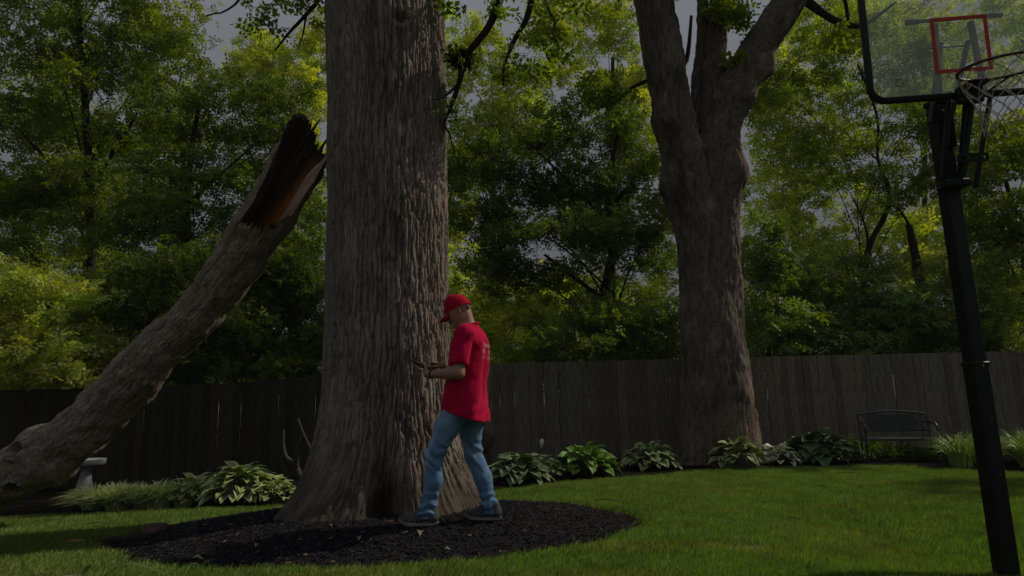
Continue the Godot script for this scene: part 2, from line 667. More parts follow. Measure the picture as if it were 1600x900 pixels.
func fence_run(x0: float, x1: float, label: String, meshes: Array, wood: String) -> void:
	var f := thing("board_fence", label, "fence", Vector3(x0, ground_y(x0, -12.2), -12.2))
	var o := f.position
	var x := x0
	while x < x1:
		var p := part("picket", meshes[rng.randi() % meshes.size()], M[wood + "_%d" % (rng.randi() % 5)], f)
		p.position = Vector3(x, ground_y(x, -12.2) + 0.03 + rng.randf_range(-0.006, 0.006), -12.2 + rng.randf_range(-0.003, 0.003)) - o
		p.rotation.z = rng.randf_range(-0.006, 0.006)
		x += 0.1394 + rng.randf_range(-0.0006, 0.0016) + (0.004 if rng.randf() < 0.06 else 0.0)
	for h in [0.3, 0.95, 1.6]:
		var pts := []
		var n := 12
		var st := SurfaceTool.new()
		st.begin(Mesh.PRIMITIVE_TRIANGLES)
		for k in n:
			var xa := lerpf(x0, x1, float(k) / n)
			var xb := lerpf(x0, x1, float(k + 1) / n)
			var a := Vector3(xa, ground_y(xa, -12.2) + h, -12.245) - o
			var b := Vector3(xb, ground_y(xb, -12.2) + h, -12.245) - o
			var d := (b - a).normalized()
			bevel_into(st, Vector3((b - a).length(), 0.085, 0.036), 0.003, (a + b) * 0.5, Basis(d, Vector3.FORWARD.cross(d) * -1.0, Vector3.BACK))
		part("rail", st.commit(), M[wood + "_0"], f)
	var px := x0 + 0.6
	while px < x1:
		var p := part("post", bevel_box(Vector3(0.09, 1.9, 0.09), 0.004), M[wood + "_0"], f)
		p.position = Vector3(px, ground_y(px, -12.2) + 0.85, -12.311) - o
		px += 2.4

func build_fences() -> void:
	var ms := []
	for k in 10:
		ms.append(picket_mesh(k))
	fence_run(-13.2, -2.45, "weathered board fence with shade painted into its boards behind the leaning broken limb and bird bath", ms, "shaded_board")
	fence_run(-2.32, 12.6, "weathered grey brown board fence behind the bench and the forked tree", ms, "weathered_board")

# ------------------------------------------------------------------ the oak
func profile(h: float, keys: Array) -> Vector2:
	# keys: Vector3(height, centre x, radius)
	for i in keys.size() - 1:
		if h <= keys[i + 1].x:
			var t := clampf((h - keys[i].x) / (keys[i + 1].x - keys[i].x), 0.0, 1.0)
			t = t * t * (3.0 - 2.0 * t)
			return Vector2(lerpf(keys[i].y, keys[i + 1].y, t), lerpf(keys[i].z, keys[i + 1].z, t))
	return Vector2(keys[-1].y, keys[-1].z)

func plates(p: Vector3, across: float, along: float) -> float:
	# bark plates: long ridges parted by narrow cracks and broken across, 0 in a crack to about 1 on a plate
	var w := noise_a.get_noise_3d(p.x * 2.2, p.y * 0.8, p.z * 2.2)
	var w2 := noise_b.get_noise_3d(p.x * 9.0, p.y * 4.0, p.z * 9.0)
	var long := cell_n.get_noise_3d(p.x * across + w * 0.9 + w2 * 0.30, p.y * along * 0.36 + w, p.z * across + w * 0.9 - w2 * 0.30)
	var short := cell_n.get_noise_3d(p.x * across * 0.7 + 50.0 + w, p.y * along * 1.4 + w2 * 0.4, p.z * across * 0.7 + w)
	return smoothstep(-1.0, -0.84, long) * lerpf(1.0, smoothstep(-1.0, -0.88, short), 0.35)

func build_oak() -> void:
	var t := thing("oak_tree", "massive grey brown oak trunk rising from the black mulch ring beside the man in red", "tree", Vector3(-1.21, 0.05, -6.12))
	var keys := [Vector3(0.0, 0.0, 0.585), Vector3(1.4, 0.0, 0.575), Vector3(2.4, 0.0, 0.572), Vector3(3.75, -0.02, 0.588), Vector3(5.2, -0.06, 0.605), Vector3(6.4, -0.1, 0.66), Vector3(7.6, -0.1, 0.5)]
	var na := 520
	var nh := 300
	var v := PackedVector3Array()
	var col := PackedColorArray()
	for j in nh:
		var h := -0.12 + 7.6 * pow(float(j) / (nh - 1), 1.12)
		var pr := profile(h, keys)
		for i in na:
			var a := TAU * i / na
			var ca := cos(a)
			var sa := sin(a)
			# root flare: buttresses with hollows between; a = PI/2 faces the camera
			var lobe := 1.0 + 0.20 * cos(5.0 * a + 0.9) + 0.12 * cos(3.0 * a - 0.6)
			var hollow := exp(-pow((a - 1.36) / 0.15, 2.0)) * exp(-pow(maxf(h, 0.0) / 0.42, 2.0))
			var r := pr.y + 0.40 * exp(-maxf(h, 0.0) / 0.40) * lobe - 0.42 * hollow
			var lump := noise_b.get_noise_3d(ca * 1.5, h * 0.5, sa * 1.5)
			r += 0.03 * lump
			var q := Vector3(ca * 0.6, h, sa * 0.6)
			var side := smoothstep(-0.3, 0.5, ca)
			var pl := plates(q, 23.0, 3.4)
			var fine := noise_a.get_noise_3d(q.x * 30.0, h * 5.0, q.z * 30.0)
			var depth := lerpf(0.028, 0.036, side) * (0.7 + 0.3 * smoothstep(0.0, 0.6, h))
			r += depth * (pl - 0.75) + 0.009 * fine
			# an old branch scar high on the right of centre
			var sc := Vector2(wrapf(a - 1.15, -PI, PI) * 0.6, h - 4.6).length()
			r += 0.05 * exp(-pow(sc / 0.14, 2.0)) - 0.11 * exp(-pow(sc / 0.055, 2.0))
			v.append(Vector3(pr.x + ca * r, h, sa * r))
			var tone := 0.85 + 0.35 * noise_a.get_noise_3d(q.x * 2.2 + 9.0, h * 0.9, q.z * 2.2) + 0.25 * fine
			var c := Color(0.375, 0.31, 0.28)
			var lichen := smoothstep(0.12, 0.5, noise_a.get_noise_3d(q.x * 2.8 + 3.0, h * 1.7 + 5.0, q.z * 2.8))
			c = c.lerp(Color(0.47, 0.46, 0.41), 0.55 * lichen * pl)
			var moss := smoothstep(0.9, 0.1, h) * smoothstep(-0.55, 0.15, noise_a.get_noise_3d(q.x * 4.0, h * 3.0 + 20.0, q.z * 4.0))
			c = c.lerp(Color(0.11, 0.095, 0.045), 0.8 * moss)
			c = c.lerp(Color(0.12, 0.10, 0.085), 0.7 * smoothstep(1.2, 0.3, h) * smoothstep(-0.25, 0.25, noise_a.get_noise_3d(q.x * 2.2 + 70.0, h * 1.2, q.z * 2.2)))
			var reddish := smoothstep(0.25, 0.6, noise_a.get_noise_3d(q.x * 3.0 + 40.0, h * 1.2, q.z * 3.0)) * smoothstep(0.2, 0.9, ca)
			c = c.lerp(Color(0.38, 0.20, 0.14), 0.5 * reddish)  # redder patches, only on the right side of the trunk
			var stain := exp(-pow(wrapf(a - 1.62, -PI, PI) / 0.10, 2.0)) * smoothstep(2.9, 4.4, h) * 0.6
			c = c.lerp(Color(0.15, 0.11, 0.085), stain)
			c = c * tone * lerpf(0.70, 1.0, pl)
			c.a = 1.0
			col.append(c)
	part("trunk", grid_mesh(v, na, nh, true, col), M.bark, t)
	# main limbs above the picture and the two drooping branches that hang into it
	var bv := PackedVector3Array()
	var bi := PackedInt32Array()
	var o := t.position
	var limbs := [
		[Vector4(-1.3, 6.6, -6.1, 0.42), Vector4(0.2, 8.2, -5.6, 0.3), Vector4(2.2, 9.6, -5.0, 0.2), Vector4(4.2, 10.6, -4.4, 0.1)],
		[Vector4(-1.3, 6.9, -6.1, 0.45), Vector4(-3.2, 8.6, -6.6, 0.3), Vector4(-5.4, 9.8, -7.4, 0.2), Vector4(-7.4, 10.4, -8.2, 0.1)],
		[Vector4(-1.3, 7.2, -6.1, 0.45), Vector4(-1.6, 9.6, -6.6, 0.3), Vector4(-1.2, 12.0, -7.4, 0.2), Vector4(-1.2, 14.0, -7.8, 0.1)],
		[Vector4(-1.3, 6.9, -6.1, 0.4), Vector4(-1.0, 8.4, -7.8, 0.28), Vector4(-0.4, 9.6, -9.8, 0.16), Vector4(0.2, 10.2, -11.4, 0.08)]]
	for l in limbs:
		var pts := []
		for q in catmull(l, 6):
			pts.append(q - Vector4(o.x, o.y, o.z, 0))
		tube_into(bv, bi, pts, 14, 0.12)
	part("limbs", arr_mesh(bv, smooth_normals(bv, bi), bi), M.twig, t)
	var hang := [
		[Vector4(1.2, 7.4, -5.2, 0.09), Vector4(0.55, 6.0, -5.5, 0.05), Vector4(0.0, 5.0, -5.6, 0.038), Vector4(-0.15, 4.62, -5.65, 0.036), Vector4(-0.35, 4.38, -5.7, 0.033), Vector4(-0.42, 4.24, -5.75, 0.03), Vector4(-0.53, 3.94, -5.85, 0.02), Vector4(-0.63, 3.72, -5.9, 0.012)],
		[Vector4(-0.50, 4.05, -5.8, 0.015), Vector4(-0.62, 3.95, -5.8, 0.010), Vector4(-0.72, 3.9, -5.75, 0.006)],
		[Vector4(-0.63, 3.72, -5.9, 0.011), Vector4(-0.57, 3.6, -5.9, 0.008), Vector4(-0.54, 3.4, -5.9, 0.005)],
		[Vector4(1.0, 7.8, -6.0, 0.07), Vector4(0.45, 6.2, -6.2, 0.045), Vector4(0.31, 5.36, -6.2, 0.036), Vector4(0.22, 5.02, -6.2, 0.032), Vector4(0.09, 4.78, -6.2, 0.024), Vector4(-0.02, 4.5, -6.2, 0.015), Vector4(-0.04, 4.27, -6.2, 0.008)],
		[Vector4(0.31, 5.36, -6.2, 0.025), Vector4(0.5, 5.1, -6.25, 0.018), Vector4(0.55, 4.75, -6.25, 0.008)],
		[Vector4(-2.6, 7.6, -6.8, 0.07), Vector4(-2.35, 6.3, -6.95, 0.04), Vector4(-2.25, 5.92, -7.0, 0.03), Vector4(-2.42, 5.70, -7.05, 0.024), Vector4(-2.62, 5.52, -7.1, 0.018), Vector4(-2.84, 5.32, -7.2, 0.010)],
		[Vector4(-2.42, 5.70, -7.05, 0.015), Vector4(-2.46, 5.5, -7.1, 0.010), Vector4(-2.53, 5.32, -7.15, 0.006)],
		[Vector4(-2.9, 7.0, -7.0, 0.03), Vector4(-3.2, 5.92, -7.0, 0.015), Vector4(-3.66, 5.75, -7.1, 0.007)]]
	for l in hang:
		var pts := []
		for q in catmull(l, 6):
			pts.append(q - Vector4(o.x, o.y, o.z, 0) + Vector4(0.02, 0.02, 0.02, 0) * noise_a.get_noise_3d(q.x * 4.0, q.y * 4.0, q.z * 4.0))
		var b := part("branch", tube_mesh(pts, 8, 0.25), M.twig, t)
		b.name = "branch" if l == hang[0] else b.name
	# leaves on the hanging branches, then the crown overhead
	var spots := []
	for q in [[-0.1, 4.75, -5.6, 0.22, 16], [-0.55, 4.95, -5.7, 0.25, 16], [-0.25, 5.15, -5.7, 0.25, 20], [-0.45, 4.35, -5.8, 0.13, 19], [0.15, 4.75, -6.2, 0.25, 19], [0.45, 4.95, -6.2, 0.28, 25], [0.62, 4.72, -6.25, 0.22, 19], [0.3, 4.35, -6.2, 0.25, 16], [0.7, 5.25, -6.2, 0.28, 20], [-0.55, 3.75, -5.9, 0.12, 6],
			[-0.02, 4.4, -6.2, 0.16, 10], [1.05, 5.1, -6.3, 0.25, 16], [-2.4, 5.85, -7.0, 0.25, 20], [-2.85, 5.55, -7.1, 0.24, 16], [-2.2, 5.6, -7.0, 0.2, 10], [-3.1, 5.75, -7.1, 0.26, 16], [-2.75, 5.95, -7.1, 0.3, 20]]:
		spots.append([Vector3(q[0], q[1], q[2]) - o, Vector3(q[3], q[3] * 0.8, q[3]), int(q[4])])
	leaves("hanging_leaves", spots, t, 0.062, Color(0.24, 0.32, 0.04), 0.35, "leaf", 0.8)
	spots = []
	for k in 90:
		var a := rng.randf() * TAU
		var r := 6.2 * sqrt(rng.randf())
		var y := 9.6 + rng.randf_range(0.0, 5.0) - r * 0.22
		spots.append([Vector3(-1.2 + r * cos(a), y, -6.2 + r * sin(a)) - o, Vector3(1.0, 0.6, 1.0), 22])
	leaves("crown", spots, t, 0.15, Color(0.15, 0.24, 0.03), 0.3)

# ------------------------------------------------------------------ leaves as sprays of small leaf blades
var spray_mesh: ArrayMesh

func one_leaf(v: PackedVector3Array, n: PackedVector3Array, idx: PackedInt32Array, at: Vector3, dir: Vector3, up: Vector3, len: float, wid: float, fold := 0.25, droop := 0.2) -> void:
	var s := dir.cross(up).normalized()
	up = s.cross(dir).normalized()
	var b := v.size()
	var m := at + dir * len * 0.45
	var q := [at, m - s * wid * 0.5 + up * wid * fold, m + s * wid * 0.5 + up * wid * fold, m, at + dir * len - up * len * droop]
	for p in q:
		v.append(p)
		n.append(up)
	n[b + 1] = (up + s * 0.4).normalized()
	n[b + 2] = (up - s * 0.4).normalized()
	n[b + 4] = (up + dir * 0.3).normalized()
	idx.append_array([b, b + 1, b + 3, b, b + 3, b + 2, b + 3, b + 1, b + 4, b + 3, b + 4, b + 2])

func make_spray(sd: int) -> ArrayMesh:
	var r := RandomNumberGenerator.new()
	r.seed = sd
	var v := PackedVector3Array()
	var n := PackedVector3Array()
	var idx := PackedInt32Array()
	for k in 11:
		var t := k / 11.0
		var at := Vector3((t - 0.5) * 2.6, r.randf_range(-0.15, 0.15) - 0.35 * t * t, (1 if k % 2 else -1) * 0.12 + r.randf_range(-0.1, 0.1))
		var yaw := (0.9 if k % 2 else -0.9) + r.randf_range(-0.5, 0.5)
		if k == 10:
			yaw = 0.0
		var dir := Vector3(cos(yaw), r.randf_range(-0.45, 0.2), sin(yaw)).normalized()
		var up := Vector3(r.randf_range(-0.4, 0.4), 1, r.randf_range(-0.4, 0.4)).normalized()
		one_leaf(v, n, idx, at, dir, up, r.randf_range(0.75, 1.15), r.randf_range(0.42, 0.62))
	return arr_mesh(v, n, idx)

# spots: [centre, radii, count]; one MultiMesh of sprays, its tones varied per clump and per spray
func leaves(called: String, spots: Array, parent: Node3D, size: float, c: Color, vary := 0.3, material := "leaf", tilt := 0.8) -> MultiMeshInstance3D:
	if spray_mesh == null:
		spray_mesh = make_spray(3)
	var total := 0
	for s in spots:
		total += s[2]
	var mm := MultiMesh.new()
	mm.transform_format = MultiMesh.TRANSFORM_3D
	mm.use_colors = true
	mm.mesh = spray_mesh
	mm.instance_count = total
	var i := 0
	for s in spots:
		var cl := 1.0 + rng.randf_range(-vary, vary)
		var warm := rng.randf_range(-0.12, 0.16)
		for k in s[2]:
			var d := Vector3(rng.randfn(0, 0.5), rng.randfn(0, 0.5), rng.randfn(0, 0.5)).limit_length(1.25)
			var p: Vector3 = s[0] + d * s[1]
			var b := Basis(Vector3.UP, rng.randf() * TAU) * Basis(Vector3.RIGHT, rng.randfn(0, tilt)) * Basis(Vector3.FORWARD, rng.randfn(0.15, tilt))
			mm.set_instance_transform(i, Transform3D(b.scaled(Vector3.ONE * size * rng.randf_range(0.7, 1.3)), p))
			var e := cl * rng.randf_range(0.75, 1.3)
			var y := 1.0 + warm + rng.randf_range(-0.1, 0.1)
			mm.set_instance_color(i, Color(c.r * e * y, c.g * e, c.b * e * (2.0 - y)))
			i += 1
	var o := MultiMeshInstance3D.new()
	o.name = called
	o.multimesh = mm
	o.material_override = M[material]
	parent.add_child(o, true)
	o.set_meta("kind", "stuff")
	return o

# ------------------------------------------------------------------ the broken limb that leans on the oak
func build_limb() -> void:
	var t := thing("broken_limb", "huge broken tree limb with a splintered orange end leaning against the oak trunk", "fallen limb", Vector3(-4.7, 0.0, -6.4))
	var o := t.position
	var path := LIMB_PATH
	var radii := [0.25, 0.26, 0.272, 0.268, 0.25, 0.245, 0.235, 0.228, 0.235, 0.245, 0.25, 0.25, 0.25]
	var ctrl := []
	for i in path.size():
		ctrl.append(Vector4(path[i].x - o.x, path[i].y - o.y, path[i].z - o.z, radii[i]))
	var sp := catmull(ctrl, 20)
	var cum := PackedFloat32Array([0.0])
	for i in range(1, sp.size()):
		cum.append(cum[-1] + Vector3(sp[i].x - sp[i - 1].x, sp[i].y - sp[i - 1].y, sp[i].z - sp[i - 1].z).length())
	var total: float = cum[-1]
	var at := func(s: float) -> Array:
		s = clampf(s, 0.0, total - 0.001)
		var k := 0
		k = cum.bsearch(s)
		k = clampi(k, 1, sp.size() - 1)
		var f := (s - cum[k - 1]) / maxf(cum[k] - cum[k - 1], 1e-5)
		var q: Vector4 = sp[k - 1].lerp(sp[k], f)
		var tg := Vector3(sp[k].x - sp[k - 1].x, sp[k].y - sp[k - 1].y, sp[k].z - sp[k - 1].z).normalized()
		var low := tg.cross(Vector3.BACK).normalized()   # lower right side
		return [Vector3(q.x, q.y, q.z), q.w, low, low.cross(tg).normalized()]
	# angle 0 faces the camera, 90 the lower right, 180 the far side, 270 the upper left
	var s0 := total - 1.30
	var na := 160
	var ns := 230
	var ends := PackedFloat32Array()
	for i in na:
		var d := 360.0 * i / na
		var keys := [Vector2(0, 0.0), Vector2(30, 0.05), Vector2(58, 0.12), Vector2(74, 0.30), Vector2(92, 1.0), Vector2(112, 1.02), Vector2(135, 0.95), Vector2(160, 1.0), Vector2(185, 1.08), Vector2(210, 1.2), Vector2(235, 1.28), Vector2(258, 1.28), Vector2(280, 1.2), Vector2(296, 1.02), Vector2(310, 0.95), Vector2(322, 0.78), Vector2(332, 0.5), Vector2(341, 0.18), Vector2(347, -0.12), Vector2(352, 0.02), Vector2(360, 0.0)]
		var e := 0.0
		for k in keys.size() - 1:
			if d <= keys[k + 1].x:
				e = lerpf(keys[k].y, keys[k + 1].y, (d - keys[k].x) / (keys[k + 1].x - keys[k].x))
				break
		e += 0.09 * noise_a.get_noise_1d(i * 0.9) + 0.09 * noise_a.get_noise_1d(i * 3.7 + 50.0)
		ends.append(minf(s0 + e, total - 0.01))
	var v := PackedVector3Array()
	var col := PackedColorArray()
	for j in ns:
		for i in na:
			var a := TAU * i / na
			var s: float = ends[i] * float(j) / (ns - 1)
			var fr: Array = at.call(s)
			var dir: Vector3 = (fr[3] as Vector3) * cos(a) + (fr[2] as Vector3) * sin(a)
			var r: float = fr[1]
			var c0: Vector3 = fr[0]
			var q := c0 + dir * r
			# swelling and knots near the thick end
			r += 0.05 * noise_b.get_noise_3d(q.x * 2.2, q.y * 2.2, q.z * 2.2) + 0.02 * noise_b.get_noise_3d(q.x * 6.0, q.y * 6.0, q.z * 6.0)
			var stub := (q - (KNOT_B - o)).length()
			r += 0.12 * exp(-pow(stub / 0.15, 2.0))
			for kn in [[KNOT_A - o, 0.072], [KNOT_C - o, 0.075]]:
				var dk: float = (q - kn[0]).length() / kn[1]
				r += 0.035 * exp(-pow((dk - 1.05) / 0.3, 2.0)) - 0.15 * smoothstep(1.0, 0.72, dk)
			var along := s * 1.0
			var pl := smoothstep(-1.0, -0.7, cell_n.get_noise_3d(cos(a) * 5.5, along * 9.0, sin(a) * 5.5))
			var fine := noise_a.get_noise_3d(cos(a) * 9.0, along * 5.0, sin(a) * 9.0)
			var grit := noise_a.get_noise_3d(q.x * 26.0, q.y * 26.0, q.z * 26.0)
			r += 0.004 * (pl - 0.7) + 0.004 * fine + 0.007 * grit
			v.append(c0 + dir * r)
			var c := Color(0.47, 0.385, 0.325)
			c = c.lerp(Color(0.68, 0.585, 0.50), smoothstep(0.12, 0.45, noise_a.get_noise_3d(cos(a) * 3.5 + 8.0, along * 2.2, sin(a) * 3.5)))
			c = c.lerp(Color(0.37, 0.345, 0.20), 0.5 * smoothstep(0.0, 0.5, noise_a.get_noise_3d(cos(a) * 1.5 + 30.0, along * 1.5, sin(a) * 1.5)))
			c = c.lerp(Color(0.40, 0.25, 0.17), 0.5 * smoothstep(0.1, 0.5, noise_a.get_noise_3d(cos(a) * 2.0 + 55.0, along * 1.2, sin(a) * 2.0)))
			c = c * (0.95 + 0.35 * fine + 0.45 * grit) * lerpf(0.82, 1.0, pl)
			c.a = 1.0
			col.append(c)
	part("bark_shell", grid_mesh(v, na, ns, true, col, true), M.mottled_bark, t)
	# the torn inside: back down from the jagged edge to the rotten core
	var iv := PackedVector3Array()
	var ic := PackedColorArray()
	var ni := 46
	for j in ni:
		var f := float(j) / (ni - 1)
		for i in na:
			var a := TAU * i / na
			var d := 360.0 * i / na
			var bottom := s0 - 0.34
			var s: float = lerpf(ends[i], bottom, f)
			var fr: Array = at.call(s)
			var dir: Vector3 = (fr[3] as Vector3) * cos(a) + (fr[2] as Vector3) * sin(a)
			var wall := 1.0 if j == 0 else lerpf(0.93, 0.62, smoothstep(0.0, 0.25, f))
			if j == ni - 1:
				wall = 0.02
			elif j > ni - 5:
				wall *= 1.0 - (j - (ni - 5)) / 5.0
			var fib := noise_a.get_noise_3d(cos(a) * 12.0, s * 1.6, sin(a) * 12.0)
			var r: float = fr[1] * wall + (0.03 * fib if j > 0 else 0.0)
			# sound wood still thick along the lower side
			var thick := smoothstep(78.0, 100.0, d) * (1.0 - smoothstep(140.0, 175.0, d))
			if j > 0:
				r *= lerpf(1.0, 0.8, thick * smoothstep(1.2, 0.3, s - s0))
			iv.append((fr[0] as Vector3) + dir * r)
			var c := Color(0.15, 0.105, 0.095)
			var u := s - s0
			var orange := smoothstep(104.0, 120.0, d + 22.0 * fib) * (1.0 - smoothstep(190.0, 225.0, d + 50.0 * fib + 60.0 * u)) * smoothstep(1.05, 0.7, u)
			c = c.lerp(Color(0.92, 0.36, 0.06), orange)
			var pale := smoothstep(66.0, 80.0, d + 10.0 * fib) * (1.0 - smoothstep(108.0, 122.0, d + 16.0 * fib))
			c = c.lerp(Color(0.88, 0.64, 0.47), pale)
			c = c.lerp(Color(0.26, 0.15, 0.10), 0.7 * smoothstep(0.1, 0.5, noise_a.get_noise_3d(cos(a) * 4.0 + 3.0, s * 4.0, sin(a) * 4.0)) * (1.0 - pale))
			c = c * (0.9 + 0.5 * fib)
			c.a = 1.0
			ic.append(c)
	part("splintered_wood", grid_mesh(iv, na, ni, true, ic, true), M.broken_wood, t)
	# a few loose splinters standing from the break
	for k in 7:
		var fr: Array = at.call(s0 + [0.8, 1.0, 0.75, 1.1, 0.7, 0.6, 0.9][k])
		var d: float = deg_to_rad([120, 160, 100, 215, 250, 96, 190][k])
		var dir: Vector3 = (fr[3] as Vector3) * cos(d) + (fr[2] as Vector3) * sin(d)
		var b: Vector3 = (fr[0] as Vector3) + dir * 0.19
		var e := b + Vector3(0.12, 0.16 + 0.03 * (k % 3), 0.02 * (k % 2)) * (0.8 + 0.15 * (k % 4))
		e.x = minf(e.x, -1.85 - o.x)
		part("splinter", tube_mesh([Vector4(b.x, b.y, b.z, 0.022), Vector4((b.x + e.x) / 2, (b.y + e.y) / 2 + 0.01, b.z, 0.014), Vector4(e.x, e.y, e.z, 0.003)], 6, 0.3), M.driftwood, t)

const LIMB_PATH := [Vector3(-5.42, 0.17, -6.45), Vector3(-5.08, 0.34, -6.42), Vector3(-4.83, 0.46, -6.4), Vector3(-4.48, 0.67, -6.37), Vector3(-4.14, 0.91, -6.34), Vector3(-3.8, 1.27, -6.31), Vector3(-3.5, 1.6, -6.28), Vector3(-3.12, 1.94, -6.26), Vector3(-2.82, 2.32, -6.23), Vector3(-2.55, 2.73, -6.2), Vector3(-2.3, 3.15, -6.18), Vector3(-2.05, 3.65, -6.15), Vector3(-1.92, 3.91, -6.12)]
const KNOT_A := Vector3(-4.68, 0.345, -6.19)
const KNOT_B := Vector3(-4.33, 0.42, -6.33)
const KNOT_C := Vector3(-4.66, 0.66, -6.16)

# ------------------------------------------------------------------ the forked tree by the fence
func bark_tube(ctrl: Array, na: int, steps: int, v: PackedVector3Array, idx: PackedInt32Array, col: PackedColorArray, burls: Array) -> void:
	var sp := catmull(ctrl, steps)
	var base := v.size()
	for j in sp.size():
		var q: Vector4 = sp[j]
		var q0: Vector4 = sp[maxi(j - 1, 0)]
		var q1: Vector4 = sp[mini(j + 1, sp.size() - 1)]
		var tg := Vector3(q1.x - q0.x, q1.y - q0.y, q1.z - q0.z).normalized()
		var sx := tg.cross(Vector3.BACK).normalized()
		var sz := sx.cross(tg).normalized()
		for i in na:
			var a := TAU * i / na
			var dir := sx * cos(a) + sz * sin(a)
			var c0 := Vector3(q.x, q.y, q.z)
			var p := c0 + dir * q.w
			var r := q.w * (1.0 + 0.10 * noise_b.get_noise_3d(p.x * 1.3, p.y * 0.9, p.z * 1.3)) + 0.02 * noise_b.get_noise_3d(p.x * 5.0, p.y * 4.0, p.z * 5.0)
			if p.y < 1.2:
				r += q.w * 0.35 * exp(-maxf(p.y + 0.1, 0.0) / 0.35) * (0.75 + 0.4 * cos(4.0 * a + 1.0))
			for b in burls:
				r += b[1] * exp(-pow((p - b[0]).length() / b[2], 2.0))
			var pl := plates(p, 12.0, 4.2)
			var fine := noise_a.get_noise_3d(p.x * 14.0, p.y * 6.0, p.z * 14.0)
			r += 0.032 * (pl - 0.7) + 0.016 * fine
			v.append(c0 + dir * r)
			var c := Color(0.33, 0.268, 0.235)
			c = c.lerp(Color(0.50, 0.43, 0.37), smoothstep(0.05, 0.45, noise_a.get_noise_3d(p.x * 2.0 + 8.0, p.y * 1.5, p.z * 2.0)))
			c = c.lerp(Color(0.19, 0.16, 0.14), smoothstep(0.05, 0.5, noise_a.get_noise_3d(p.x * 1.6 + 60.0, p.y * 0.8, p.z * 1.6)))
			c = c.lerp(Color(0.22, 0.165, 0.07), 0.6 * smoothstep(1.4, 0.3, p.y) * smoothstep(-0.2, 0.4, fine))
			c = c * (0.88 + 0.35 * fine) * lerpf(0.7, 1.0, pl)
			c.a = 1.0
			col.append(c)
	for j in sp.size() - 1:
		for i in na:
			var a := base + j * na + i
			var b := base + j * na + (i + 1) % na
			idx.append_array([a, a + na, b, b, a + na, b + na])

